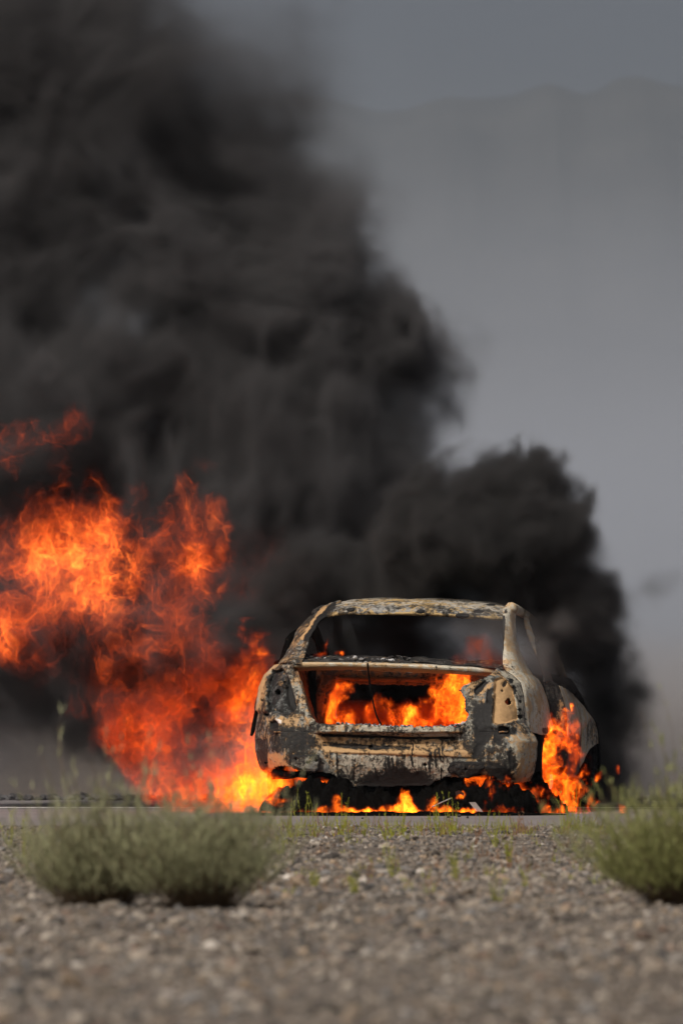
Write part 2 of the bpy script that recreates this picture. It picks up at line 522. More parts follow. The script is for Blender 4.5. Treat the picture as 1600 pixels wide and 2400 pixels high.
# (px, py, half width, half height, depth, half depth)
MAIN = [
    (-60, 60, 420, 330, 3.8, 1.0), (-40, 520, 420, 360, 3.8, 1.1), (20, 950, 420, 330, 3.6, 1.2),
    (330, 330, 290, 330, 4.0, 1.0), (430, 560, 330, 230, 4.0, 1.1), (640, 540, 190, 150, 3.8, 0.75),
    (720, 420, 120, 90, 3.8, 0.5), (800, 510, 84, 80, 3.7, 0.5), (560, 400, 170, 150, 3.9, 0.7),
    (690, 700, 215, 190, 3.8, 0.9), (620, 900, 330, 220, 3.8, 1.1), (880, 850, 170, 150, 3.9, 0.7), (985, 860, 85, 85, 3.9, 0.4),
    (850, 1000, 150, 150, 3.8, 0.7), (640, 1130, 330, 240, 3.7, 1.1), (330, 1200, 360, 260, 3.6, 1.1),
    (120, 1420, 330, 260, 3.4, 1.0), (500, 1420, 340, 200, 3.4, 0.9), (760, 1300, 230, 200, 3.6, 0.8),
    (420, 120, 210, 280, 4.0, 0.8), (150, 80, 320, 320, 3.8, 1.0), (600, 130, 190, 260, 4.1, 0.6), (690, 60, 110, 160, 4.1, 0.4), (560, 260, 150, 160, 4.0, 0.6), (300, 60, 260, 260, 4.0, 0.9),
    (60, 1560, 280, 110, 3.2, 0.7), (500, 1500, 320, 140, 3.2, 0.7), (640, 1470, 170, 150, 3.3, 0.6), (330, 1600, 150, 120, 3.1, 0.6), (440, 1690, 120, 110, 2.9, 0.4), (680, 1380, 200, 120, 3.3, 0.7),
]
def main_smoke(X, Y, Z):
    # slow swirl of the coordinates, then billows on three scales
    wx = noise(X, Y, Z, 0.9, 2, 0); wz = noise(X, Y, Z, 0.9, 2, 3)
    x = X + 0.22 * wx; z = Z + 0.22 * wz; y = Y + 0.2 * wx
    n1 = noise(x, y, z, 1.7, 2, 1)
    w2 = noise(x, y, z, 5.0, 2, 4)
    n2 = np.abs(noise(x + 0.03 * w2, y, z - 0.03 * w2, 3.6, 3, 2))
    e = blobs(X, Y, Z, MAIN)
    e = e + 0.04 + 0.16 * n1 + 0.20 * (0.45 - n2) + 0.05 * w2
    d = sstep(-0.02 - 0.12 * sstep(3.4, 4.6, Z), 0.40 + 0.35 * sstep(3.2, 4.6, Z), e) ** 1.5
    d *= np.clip(0.8 + 0.7 * n1 + 0.35 * w2 - 0.5 * (n2 - 0.35), 0.15, 2)
    # thinner towards the top, where it has spread
    thin = sstep(5.6, 4.0, Z + 0.95 * (X + 0.9) + 0.4 * wx)
    d *= 0.085 + 0.915 * thin
    d *= sstep(1.1, 2.0, Y + 0.35 * n1 + 0.1 + 0.7 * sstep(1.9, 2.6, Z))
    return d

PUFF = [
    (1000, 1165, 100, 85, 1.7, 0.45), (1090, 1150, 95, 90, 1.7, 0.45), (1195, 1140, 85, 90, 1.7, 0.4), (1245, 1190, 80, 80, 1.8, 0.4),
    (950, 1235, 90, 110, 1.8, 0.5), (1090, 1260, 190, 140, 1.9, 0.6), (1250, 1290, 120, 120, 2.0, 0.5), (1330, 1390, 90, 110, 2.2, 0.45),
    (1180, 1400, 200, 110, 2.2, 0.55), (1335, 1490, 105, 150, 3.6, 0.6), (1370, 1640, 100, 150, 4.6, 0.55), (1380, 1790, 100, 120, 4.7, 0.55), (1400, 1560, 70, 110, 4.4, 0.4), (1300, 1400, 110, 100, 2.9, 0.5), (700, 1340, 120, 90, 2.2, 0.5), (820, 1360, 150, 80, 2.2, 0.6),
    (950, 1380, 170, 110, 2.2, 0.6), (1280, 1230, 60, 60, 1.8, 0.3), (1180, 1090, 60, 50, 1.7, 0.3), (1240, 1100, 50, 50, 1.7, 0.3), (1060, 1090, 60, 40, 1.7, 0.3),
    (930, 1475, 200, 85, 2.25, 0.5), (1090, 1480, 130, 85, 2.25, 0.5), (780, 1480, 120, 80, 2.25, 0.5), (930, 1540, 230, 70, 2.3, 0.5), (700, 1500, 60, 60, 2.3, 0.35), (1265, 1510, 90, 120, 2.4, 0.5), (1290, 1440, 110, 100, 2.3, 0.5),
]
WISP = [(1480, 1345, 60, 26, 2.2, 0.16), (1545, 1318, 40, 22, 2.2, 0.14), (1425, 1380, 50, 40, 2.2, 0.2)]
def puff_smoke(X, Y, Z):
    wx = noise(X, Y, Z, 1.8, 2, 2); wz = noise(X, Y, Z, 1.8, 2, 5)
    x = X + 0.10 * wx; z = Z + 0.10 * wz; y = Y + 0.1 * wz
    n1 = noise(x, y, z, 3.0, 2, 0)
    w2 = noise(x, y, z, 9.0, 3, 1)
    n2 = np.abs(noise(x + 0.02 * w2, y, z + 0.02 * w2, 5.4, 3, 3))
    e = blobs(X, Y, Z, PUFF, 0.05)
    e1 = e + 0.05 + 0.10 * n1 + 0.12 * (0.42 - n2) + 0.035 * w2
    soft = 0.26 + 0.24 * sstep(1.9, 1.0, Z)
    d = sstep(0.0, 1.0, e1 / soft) ** 1.3 * np.clip(0.9 + 0.9 * n1 + 0.7 * w2 * 0.6, 0.15, 2)
    d *= 0.5 + 0.5 * sstep(1.1, 1.7, Z + 0.9 * np.maximum(X - 0.9, 0))
    ew = blobs(X, Y, Z, WISP, 0.03) + 0.12 * n1 + 0.10 * (0.35 - n2)
    d += 0.10 * sstep(0.0, 0.22, ew)
    return d

LOW = [(100, 1690, 190, 120, 4.3, 0.7), (260, 1790, 220, 80, 4.3, 0.7), (-120, 1640, 260, 190, 4.3, 0.8)]
LOWR = [(1520, 1640, 210, 190, 6.0, 1.2), (1430, 1780, 230, 90, 6.0, 1.2), (1640, 1760, 300, 120, 6.0, 1.2)]
def drift_smoke(B, dens, f=1.1, k=0.2):
    def fn(X, Y, Z):
        n1 = noise(X, Y, Z, f, 4, 2)
        n2 = noise(X, Y, Z, f * 0.32, 2, 4)
        return dens * sstep(-0.25 * k, 3.0 * k, blobs(X, Y, Z, B, k) + 1.1 * k * n1) * np.clip(1 + 0.8 * n1 + 0.5 * n2, 0.1, 2)
    return fn
def bank_dust(X, Y, Z):
    n = noise(X, Y, Z * 2.5, 0.06, 3, 1)
    side = sstep(22, 12, np.abs(X)) * sstep(22, 10, np.abs(Y - 150))
    return side * sstep(15.5, 0.5, Z + 3.0 * n) ** 1.3 * np.clip(1 + 0.5 * n, 0.2, 2)

if 'smoke' not in SKIP:
    o = grid_volume('smoke', (-3.2, 1.7, 0.0), (1.3, 5.3, 6.0), 0.030, main_smoke, smoke_mat('black_smoke', (0.145, 0.144, 0.148), 10.5))
    tag(o, 'huge black smoke column rising over the left half', 'smoke', None, 'stuff')
    o = grid_volume('smoke', (-0.6, 0.9, 0.0), (2.4, 5.4, 2.6), 0.026, puff_smoke, smoke_mat('sooty_smoke', (0.09, 0.088, 0.088), 22.0))
    tag(o, 'smaller very black smoke puff boiling up behind the car roof', 'smoke', None, 'stuff')
    o = grid_volume('smoke', (-3.2, 3.1, 0.0), (-0.3, 5.6, 1.5), 0.05, drift_smoke(LOW, 1.0), smoke_mat('thin_smoke', (0.5, 0.5, 0.52), 0.8))
    tag(o, 'thin grey smoke drifting low over the road at the left', 'smoke', None, 'stuff')
    o = grid_volume('smoke', (0.4, 4.4, 0.0), (4.2, 8.2, 2.2), 0.07, drift_smoke(LOWR, 1.0), smoke_mat('dust_smoke', (0.6, 0.58, 0.57), 0.8))
    tag(o, 'pale grey smoke drifting low behind the right bush', 'smoke', None, 'stuff')
    LEAK = [(1110, 1455, 80, 50, 0.75, 0.14), (1190, 1500, 60, 60, 0.62, 0.14), (1235, 1530, 36, 46, 0.9, 0.12), (1235, 1555, 40, 30, 0.75, 0.12), (1225, 1418, 60, 16, 1.2, 0.10), (1262, 1440, 30, 16, 1.3, 0.10)]
    o = grid_volume('smoke', (0.4, 0.3, 0.7), (1.6, 1.7, 1.6), 0.022, drift_smoke(LEAK, 1.0, 4.5, 0.07), smoke_mat('leaking_smoke', (0.27, 0.255, 0.25), 3.4))
    tag(o, 'thin grey smoke leaking out of the rear window past the right pillar', 'smoke', None, 'stuff')
    o = grid_volume('dust', (-22.0, 128.0, 0.0), (22.0, 172.0, 16.0), 0.6, bank_dust, smoke_mat('pale_dust', (0.70, 0.76, 0.85), 0.06))
    tag(o, 'pale dust hanging low over the desert behind the car', 'dust', None, 'stuff')

# ------------------------------------------------------------------ the burnt car
TH, CX = R(7.5), 0.285
CT, ST_ = math.cos(TH), math.sin(TH)
car = empty('burnt_car', (CX, 0, 0), -TH)
tag(car, 'burnt-out sedan shell, rear towards us, flames in its open boot', 'car')

def Lc(px, py, y):
    """car-frame point at car depth y seen at a place in the picture (arrays allowed)"""
    px = np.asarray(px, float); py = np.asarray(py, float); y = np.asarray(y, float)
    x = np.zeros(np.broadcast(px, py, y).shape)
    for _ in range(5):
        s = FPX / (y * CT - x * ST_ - CAM_Y)
        x = ((px - 800) / s - CX - y * ST_) / CT
    s = FPX / (y * CT - x * ST_ - CAM_Y)
    return np.stack(np.broadcast_arrays(x, y, CAM_H + (HOR - py) / s), -1)

def to_px(P):
    X = CX + P[..., 0] * CT + P[..., 1] * ST_; Y = P[..., 1] * CT - P[..., 0] * ST_
    s = FPX / (Y - CAM_Y)
    return 800 + X * s, HOR - (P[..., 2] - CAM_H) * s

def cA(x, y): return (580 + x / 5.227, 1390 + y / 5.227)
def cB(x, y): return (860 + x / 4.612, 1390 + y / 4.612)
def cC(x, y): return (580 + x / 5.227, 1640 + y / 5.227)
def cD(x, y): return (860 + x / 4.9, 1640 + y / 4.9)
def cE(x, y): return (1120 + x / 5.227, 1390 + y / 5.227)
def cF(x, y): return (1120 + x / 4.9, 1640 + y / 4.9)
def poly(f, *p): return np.array([f(*q) for q in p])

def sdist(px, py, pg):
    """signed distance in picture units to a polygon, positive inside"""
    shp = px.shape; x = px.ravel(); y = py.ravel()
    dm = np.full(x.shape, 1e9); ins = np.zeros(x.shape, bool)
    n = len(pg)
    for i in range(n):
        ax, ay = pg[i]; bx, by = pg[(i + 1) % n]
        dx, dy = bx - ax, by - ay
        t = np.clip(((x - ax) * dx + (y - ay) * dy) / (dx * dx + dy * dy + 1e-9), 0, 1)
        dm = np.minimum(dm, np.hypot(x - ax - t * dx, y - ay - t * dy))
        if ay != by:
            c = (ay > y) != (by > y)
            ins ^= c & (x < (bx - ax) * (y - ay) / (by - ay) + ax)
    return np.where(ins, dm, -dm).reshape(shp)

def circ(cx, cy, r, ry=None, n=14):
    ry = ry or r
    return np.array([(cx + r * math.cos(6.2832 * i / n), cy + ry * math.sin(6.2832 * i / n)) for i in range(n)])

# paint burnt to primer, rust, soot and ash; the masks from the mesh carry wear plus some painted shade
def burnt_mat(name, pale=0.5, tan=0.0, soot=0.0, warm=(0.40, 0.25, 0.115), grey=(0.16, 0.175, 0.175), light=(0.42, 0.40, 0.355), streak=0.4):
    m = NT(name); v = m.coord(); vs_ = m.coord((1.0, 1.0, 0.16))
    A = lambda n: m.attr(n)
    n1 = m.noise(v, 7.0, 6, 0.62, 0.6); n2 = m.noise(v, 15.0, 7, 0.68, 0.8); n3 = m.noise(v, 46.0, 4, 0.65); n4 = m.noise(vs_, 42.0, 4, 0.6); n5 = m.noise(v, 3.2, 4, 0.55, 0.5); n6 = m.noise(v, 110.0, 3, 0.6)
    col = m.mix(m.ramp(m.math('ADD', m.math('ADD', n1, m.math('MULTIPLY', n4, 0.35)), m.math('ADD', m.math('MULTIPLY', A('pale'), 0.3), pale * 0.4 - 0.2)), [(0.52, 0), (0.80, 1)]), grey, light)
    col = m.mix(m.math('MULTIPLY', m.ramp(n6, [(0.4, 0), (0.7, 1)]), 0.35), col, (0.13, 0.115, 0.10))
    tn = m.math('ADD', m.math('ADD', n2, m.math('MULTIPLY', n5, 0.5)), m.math('ADD', m.math('MULTIPLY', A('tan'), 0.45), tan * 0.4))
    tcol = m.mix(n3, tuple(c * 0.62 for c in warm), tuple(min(c * 1.3, 1) for c in warm))
    col = m.mix(m.ramp(tn, [(0.755, 0), (0.79, 0.7), (0.85, 0.95)]), col, tcol)
    sn = m.math('ADD', m.math('ADD', m.math('MULTIPLY', n1, 0.50), m.math('ADD', m.math('MULTIPLY', n3, 0.46), m.math('MULTIPLY', n6, 0.12))), m.math('ADD', m.math('MULTIPLY', A('soot'), 0.42), m.math('ADD', m.math('MULTIPLY', n4, streak * 0.4), soot * 0.4 - streak * 0.2)))
    col = m.mix(m.ramp(sn, [(0.605, 0), (0.66, 0.62), (0.70, 0.92), (0.80, 1)]), col, (0.011, 0.0105, 0.010))
    an = m.math('ADD', m.math('ADD', m.math('MULTIPLY', n3, 0.6), m.math('MULTIPLY', n2, 0.4)), m.math('MULTIPLY', A('ash'), 0.33))
    col = m.mix(m.ramp(an, [(0.70, 0), (0.74, 1)]), col, (0.58, 0.55, 0.50))
    h = m.math('ADD', m.math('MULTIPLY', n1, 0.6), m.math('ADD', m.math('MULTIPLY', n3, 0.35), m.math('MULTIPLY', m.ramp(sn, [(0.62, 0), (0.74, 1)]), 0.35)))
    m.bsdf(col, 0.72, bump=h, bdist=0.016, bstr=0.75, spec=0.25)
    return m.m

M_BODY = burnt_mat('burnt_paint', 0.45, 0.05, 0.265, grey=(0.10, 0.11, 0.108), light=(0.37, 0.345, 0.27), streak=0.8)
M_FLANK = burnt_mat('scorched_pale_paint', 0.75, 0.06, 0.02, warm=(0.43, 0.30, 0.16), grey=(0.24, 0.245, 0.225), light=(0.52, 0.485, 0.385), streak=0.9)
M_ROOF = burnt_mat('blistered_roof_paint', 0.75, -0.04, 0.20, warm=(0.42, 0.29, 0.12), grey=(0.24, 0.24, 0.225), light=(0.48, 0.45, 0.38))
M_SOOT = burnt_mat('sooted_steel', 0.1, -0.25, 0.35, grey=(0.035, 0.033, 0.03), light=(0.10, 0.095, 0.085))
M_INNER = burnt_mat('rusted_inner_steel', 0.2, 0.10, 0.12, warm=(0.30, 0.15, 0.06), grey=(0.09, 0.075, 0.06), light=(0.20, 0.16, 0.11))
M_TANP = burnt_mat('ochre_scorched_steel', 0.4, 0.65, -0.10, warm=(0.50, 0.325, 0.13))
def plain(name, c, r=0.9, sp=0.2):
    m = NT(name); v = m.coord(); n = m.noise(v, 40, 4, 0.65)
    m.bsdf(m.mix(n, tuple(q * 0.5 for q in c), tuple(q * 1.5 for q in c)), r, bump=n, bdist=0.012, spec=sp)
    return m.m
M_BLACK = plain('char', (0.0035, 0.0033, 0.003), 1.0, 0.0)
M_RUBBER = plain('burnt_rubber', (0.010, 0.0095, 0.0095), 1.0, 0.05)

CRNG = np.random.default_rng(5)
def catmull(P, n):
    """resample rows of control points along axis 0"""
    P = np.asarray(P, float); m = len(P)
    Q = np.concatenate([2 * P[:1] - P[1:2], P, 2 * P[-1:] - P[-2:-1]])
    t = np.linspace(0, m - 1, n); i = np.minimum(t.astype(int), m - 2); f = (t - i).reshape((-1,) + (1,) * (P.ndim - 1))
    p0, p1, p2, p3 = Q[i], Q[i + 1], Q[i + 2], Q[i + 3]
    return 0.5 * (2 * p1 + (p2 - p0) * f + (2 * p0 - 5 * p1 + 4 * p2 - p3) * f * f + (3 * p1 - p0 - 3 * p2 + p3) * f ** 3)

def n3(P, f, o=3, seed=0):
    p = P.astype(np.float32)
    return noise(p[..., 0] + 3, p[..., 1] + 5, p[..., 2] + 7, f, o, seed)

def sheet(name, P, mat, parent, feats=(), holes=(), keep=None, thick=0.006, rough=0.003, jag=1.5, split=None, smooth=True):
    """P: (nv,nu,3) car-frame points. feats: (polygon, depth in m, soft px, {attr: value}). holes: polygons cut out.
    split: (function(px,py)->bool) keeps only those faces"""
    nv, nu, _ = P.shape
    px, py = to_px(P)
    at = {k: np.zeros((nv, nu)) for k in ('soot', 'tan', 'pale', 'ash')}  # soot also holds shade painted into holes and the sill groove
    P = P.copy()
    du = np.gradient(P, axis=1); dv = np.gradient(P, axis=0)
    N = np.cross(du, dv); N /= np.linalg.norm(N, axis=-1, keepdims=True) + 1e-9
    P += N * (n3(P, 5, 3, 1) * rough * 1.6 + n3(P, 24, 2, 2) * rough * 0.6)[..., None]
    wob = 1.6 * n3(P, 30, 2, 4)
    for (pg, dep, soft, av) in feats:
        d = sdist(px, py, pg) + wob * min(1, soft / 4)
        w = sstep(-soft / 2, soft / 2, d) if soft else (d > 0).astype(float)
        P[..., 1] += dep * w
        for k, q in av.items(): at[k] = at[k] + q * w
    ok = np.ones((nv, nu), bool)
    jn = jag * (n3(P, 38, 3, 3) + 0.7 * n3(P, 110, 1, 5))
    for pg in holes: ok &= (sdist(px, py, pg) + jn) < 0
    if keep is not None: ok &= (sdist(px, py, keep) + jn) > 0
    fo = ok[:-1, :-1] & ok[1:, :-1] & ok[:-1, 1:] & ok[1:, 1:]
    if split is not None:
        cpx = (px[:-1, :-1] + px[1:, 1:]) / 2; cpy = (py[:-1, :-1] + py[1:, 1:]) / 2
        fo &= split(cpx, cpy)
    r, c = np.nonzero(fo)
    F = np.stack([r * nu + c, r * nu + c + 1, (r + 1) * nu + c + 1, (r + 1) * nu + c], 1)
    used = np.unique(F); remap = np.full(nv * nu, -1); remap[used] = np.arange(len(used))
    o = fast_mesh(name, P.reshape(-1, 3)[used], remap[F], mat, parent, smooth)
    for k, a in at.items(): vattr(o, k, a.reshape(-1)[used])
    if thick:
        md = o.modifiers.new('thickness', 'SOLIDIFY'); md.thickness = thick; md.offset = 0
    return o

def patch(name, rows, nv, nu, mat, parent, **kw):
    Q = np.array([[Lc(*p) for p in row] for row in rows])        # rows x cols x 3
    Q = catmull(Q, nv)
    Q = np.swapaxes(catmull(np.swapaxes(Q, 0, 1), nu), 0, 1)
    return sheet(name, Q, mat, parent, **kw)

def tube(name, pts, r, mat, parent, k=7, n=None):
    P = catmull(np.array(pts, float), n or len(pts) * 6)
    T = np.gradient(P, axis=0); T /= np.linalg.norm(T, axis=1, keepdims=True)
    up = np.array([0.31, 0.2, 0.93]); A = np.cross(T, up); A /= np.linalg.norm(A, axis=1, keepdims=True); B = np.cross(T, A)
    rr = np.broadcast_to(np.asarray(r, float), (len(P),)) if np.ndim(r) == 0 else np.interp(np.linspace(0, 1, len(P)), np.linspace(0, 1, len(r)), r)
    a = np.linspace(0, 2 * np.pi, k, endpoint=False)
    V = P[:, None] + rr[:, None, None] * (np.cos(a)[None, :, None] * A[:, None] + np.sin(a)[None, :, None] * B[:, None])
    V = V.reshape(-1, 3); F = []
    for i in range(len(P) - 1):
        for j in range(k):
            F.append((i * k + j, i * k + (j + 1) % k, (i + 1) * k + (j + 1) % k, (i + 1) * k + j))
    F += [tuple(range(k))[::-1], tuple(range((len(P) - 1) * k, len(P) * k))]
    o = mesh(name, V, F, mat, parent, True)
    return o

# ---- rear body surface -----------------------------------------------------
LE = np.array([(1545, 650), (1558, 643), (1583, 620), (1610, 608.5), (1644, 601), (1664, 597.5), (1672, 604), (1700, 601), (1722, 600), (1755, 599), (1778, 604), (1799, 612), (1818, 630), (1850, 650)])
RE = np.array([(1545, 1150), (1571, 1181), (1583, 1203), (1600, 1219.5), (1629, 1227), (1667, 1230), (1694, 1229), (1712, 1242), (1722, 1251), (1738, 1259), (1772, 1256), (1809, 1249), (1830, 1238), (1850, 1215)])
BY = np.array([(1545, 0.36), (1571, 0.30), (1600, 0.22), (1650, 0.15), (1690, 0.085), (1700, 0.045), (1716, 0.040), (1719, 0.085), (1735, 0.10), (1752, 0.085), (1762, 0.055), (1775, 0.05), (1800, 0.065), (1850, 0.13)])
def rear_surface(u, py):
    l = np.interp(py, LE[:, 0], LE[:, 1]); r = np.interp(py, RE[:, 0], RE[:, 1])
    px = l + (r - l) * (u + 1) / 2
    y = np.interp(py, BY[:, 0], BY[:, 1])
    mid = sstep(1050, 1100, px) + sstep(770, 720, px)              # the sill step dies out towards the corners
    ys = np.interp(py, [1545, 1600, 1650, 1700, 1760, 1800, 1850], [0.36, 0.22, 0.15, 0.085, 0.06, 0.065, 0.13])
    y = y * (1 - mid) + ys * mid
    a = np.abs(u)
    y = y + 0.035 * a ** 2 + 0.34 * np.clip((a - 0.76) / 0.24, 0, 1) ** 2.4 * np.where(u > 0, 0.75, 1.0)
    return Lc(px, py, y)
U, V_ = np.meshgrid(np.linspace(-1, 1, 330), np.linspace(1548, 1848, 150))
REAR = rear_surface(U, V_)
OPEN = np.concatenate([poly(cA, (545, 900), (620, 1000), (660, 1110), (700, 1240), (740, 1380), (790, 1510), (850, 1580), (880, 1597), (1100, 1600), (1500, 1618)),
    poly(cB, (300, 1436), (600, 1446), (800, 1438), (950, 1440), (1050, 1390), (1090, 1310), (1055, 1270), (1050, 1180), (1020, 1080), (990, 1045), (1030, 995), (1200, 940), (1380, 845)), np.array([(1166, 1560), (1166, 1530), (680, 1530)])])
TOPL = np.array([(560, 1500), (700, 1500), (690, 1566), (676, 1556), (660, 1557), (645, 1556), (600, 1556)])
BOT = np.concatenate([poly(cC, (180, 860), (255, 925), (300, 880), (380, 820), (430, 815), (490, 812), (540, 830), (620, 870), (700, 885), (800, 888), (960, 890), (1060, 935), (1130, 995), (1190, 1075)),
    poly(cD, (-10, 1000), (250, 1005), (550, 1000), (720, 985), (780, 935), (900, 890), (1000, 890), (1160, 900), (1290, 850), (1400, 870), (1480, 900), (1540, 950)),
    poly(cF, (330, 950), (480, 960), (590, 930)), np.array([(1300, 1840), (1300, 1990), (500, 1990), (500, 1805)])])
CAV = poly(cA, (305, 985), (430, 925), (490, 1030), (545, 1200), (590, 1380), (560, 1480), (480, 1530), (360, 1475), (262, 1455), (235, 1300), (255, 1120))
RIB = poly(cA, (440, 900), (530, 890), (640, 1050), (700, 1260), (765, 1480), (850, 1590), (760, 1620), (650, 1440), (560, 1180), (480, 960))
OCH = poly(cE, (195, 1060), (290, 1030), (350, 1070), (425, 1180), (435, 1300), (470, 1420), (480, 1550), (330, 1600), (170, 1600))
LIPR = poly(cE, (290, 950), (430, 1000), (520, 1090), (565, 1230), (580, 1450), (570, 1600), (490, 1580), (470, 1400), (440, 1200), (370, 1080), (290, 1010))
feats = [
    (CAV, 0.085, 7, {'soot': 0.12, 'pale': -1.2, 'tan': -0.25}),
    (poly(cA, (500, 1040), (560, 1250), (590, 1400), (560, 1480), (470, 1400), (440, 1200)), 0.03, 12, {'soot': 0.45}),
    (circ(648, 1623, 6.5), 0.10, 2, {'soot': 1.0}), (circ(641.5, 1574, 4.5), 0.05, 2, {'soot': 1}), (circ(626, 1675, 5.5, 4), 0.05, 2, {'soot': 1}), (circ(663, 1600, 3.5), 0.03, 2, {'soot': 0.7}), (circ(613, 1641, 2.5), 0.03, 2, {'soot': 0.8}),  # lamp panel holes: sunk, the dark inside painted in
    (poly(cA, (350, 1110), (400, 1075), (460, 1150), (440, 1170)), -0.012, 3, {'tan': 0.8}),
    (RIB, -0.022, 7, {'pale': 0.25, 'soot': -0.05}),
    (poly(cA, (400, 1500), (480, 1530), (560, 1470), (640, 1500), (600, 1640), (480, 1660), (380, 1590)), 0.0, 9, {'tan': 0.42, 'soot': -0.06}),
    (poly(cC, (270, 270), (380, 260), (380, 360), (290, 370)), 0.035, 5, {'soot': 0.9}), (poly(cC, (360, 230), (430, 250), (420, 300), (360, 280)), -0.01, 4, {'ash': 0.9}),
    (poly(cA, (92, 1440), (110, 1330), (150, 1150), (210, 1010), (330, 880), (400, 880), (250, 1030), (190, 1180), (150, 1340), (130, 1450)), -0.008, 4, {'pale': 0.9, 'soot': -0.3, 'tan': 0.1}),
    (poly(cA, (190, 1060), (260, 1050), (200, 1250), (230, 1430), (140, 1440), (160, 1250)), 0.006, 4, {'tan': 0.55}),
    (poly(cC, (110, 480), (250, 480), (255, 900), (180, 860), (120, 700)), 0.010, 5, {'soot': 0.22, 'tan': -0.2}),
    (poly(cC, (262, 650), (500, 690), (490, 800), (400, 815), (270, 900)), 0.0, 10, {'tan': 0.30, 'soot': -0.12}),
    (poly(cC, (265, 360), (760, 330), (860, 560), (560, 620), (270, 620)), 0.0, 14, {'soot': 0.22, 'tan': 0.0}),
    (np.array([(748, 1697), (870, 1700), (1062, 1705), (1064, 1727), (950, 1724), (750, 1717)]), -0.012, 3, {'pale': 0.9, 'soot': -0.05, 'tan': -0.05, 'ash': 0.25}),
    (np.array([(752, 1719), (950, 1726), (1063, 1728), (1063, 1733), (950, 1732), (752, 1727)]), 0.045, 2, {'soot': 0.35}),  # shadow line under the sill: a groove with shade put into its colour
    (np.array([(740, 1722), (900, 1727), (1100, 1735), (1100, 1770), (900, 1765), (740, 1757)]), 0.0, 8, {'tan': 0.28}),
    (np.array([(755, 1739), (880, 1746), (960, 1750), (960, 1757), (860, 1757), (755, 1749)]), 0.012, 4, {'soot': 0.33}),
    (np.array([(760, 1750), (1105, 1762), (1105, 1775), (760, 1762)]), -0.012, 5, {'tan': 0.3, 'soot': -0.1}),
    (np.array([(800, 1768), (1060, 1776), (1040, 1820), (1000, 1840), (820, 1840), (790, 1815)]), 0.004, 8, {'pale': 0.55, 'tan': -0.2, 'soot': -0.02}),
    (poly(cC, (910, 660), (960, 660), (1180, 900), (1190, 1000), (1060, 920)), 0.0, 5, {'tan': 0.1, 'pale': 0.5}),
    (circ(936, 1838, 84, 30), 0.0, 30, {'soot': 0.55, 'pale': -0.6, 'tan': -0.3}), (circ(925, 1806, 30, 24), 0.0, 24, {'soot': 0.28}),
    (poly(cC, (1190, 930), (1560, 930), (1560, 1090), (1190, 1080)), 0.0, 20, {'soot': 0.2}),
    (circ(772, 1733, 6, 4.5), 0.03, 2, {'pale': 1, 'soot': -0.5}), (circ(799, 1733, 6, 5), 0.03, 2, {'pale': 1, 'soot': -0.5}), (circ(871, 1736, 7, 4), 0.03, 2, {'pale': 1, 'soot': -0.4}), (circ(995.5, 1792, 4, 3.5), 0.03, 2, {'soot': 1.2}), (circ(868, 1752, 5, 4), 0.02, 2, {'soot': 1.0}),
    (poly(cD, (1230, 60), (1420, 20), (1420, 420), (1250, 680), (1210, 640), (1250, 500), (1220, 300)), 0.006, 14, {'soot': 0.42, 'tan': -0.2}),
    (poly(cB, (1150, 1050), (1270, 930), (1300, 960), (1230, 1060), (1170, 1100)), 0.02, 4, {'soot': 0.9}), (poly(cB, (1290, 1050), (1345, 1030), (1340, 1200), (1285, 1180)), 0.012, 5, {'soot': 0.8}),
    (poly(cB, (1030, 995), (1200, 940), (1230, 950), (1060, 1010)), -0.01, 3, {'pale': 1.0}),
    (OCH, 0.040, 5, {'tan': 1.0, 'soot': -0.45}), (poly(cE, (180, 1480), (330, 1560), (480, 1500), (480, 1640), (160, 1640)), 0.0, 10, {'ash': 0.3, 'soot': 0.12}),
    (circ(1179, 1604, 6, 9), 0.02, 4, {'soot': 0.75}), (circ(1174, 1619, 3), 0.02, 2, {'soot': 1.2}),
    (LIPR, -0.012, 4, {'pale': 1.2, 'soot': -0.08, 'tan': -0.4}),
    (circ(1216, 1664, 3), 0.02, 2, {'soot': 1}), (circ(1216, 1680, 4, 5), 0.02, 2, {'soot': 1}), (circ(1217, 1644, 3), 0.02, 2, {'soot': .9}), (circ(1198, 1595, 5), 0.025, 3, {'soot': 1}), (circ(1203, 1618, 4, 12), 0.015, 4, {'soot': .7}),  # holes in the lip, sunk slightly and painted dark as if deep
    (poly(cE, (250, 1640), (380, 1640), (380, 1725), (260, 1725)), 0.04, 5, {'soot': 1.0}),
    (poly(cF, (150, 330), (430, 330), (440, 420), (300, 420), (250, 520), (170, 470)), 0.012, 8, {'soot': 0.38}),
    (poly(cF, (370, 400), (640, 400), (680, 480), (630, 830), (560, 930), (380, 930)), -0.006, 8, {'pale': 0.8, 'tan': 0.05, 'soot': -0.2}),
    (poly(cF, (330, 600), (400, 560), (460, 720), (420, 800), (360, 820)), 0.01, 8, {'soot': 0.4}),
    (poly(cF, (0, 700), (330, 760), (420, 920), (150, 900)), 0.004, 10, {'soot': 0.3}),
    (poly(cF, (330, 905), (600, 890), (590, 960), (330, 970)), 0.012, 6, {'tan': 0.5}),
]
for k in range(60):                                                # raised drip lines on the lower panel
    x0_ = CRNG.uniform(770, 1050); y0_ = CRNG.uniform(1745, 1800); h_ = CRNG.uniform(18, 55); w_ = CRNG.uniform(0.7, 1.5); t_ = CRNG.normal(0, 4)
    feats.append((np.array([(x0_ - w_, y0_), (x0_ + w_, y0_), (x0_ + t_ + w_, y0_ + h_), (x0_ + t_ - w_, y0_ + h_)]), -0.004, 1.5, {'pale': 0.6 if k % 3 else -0.5, 'soot': -0.1 if k % 3 else 0.5}))
HOLER = [circ(1188, 1645.5, 5.8)]
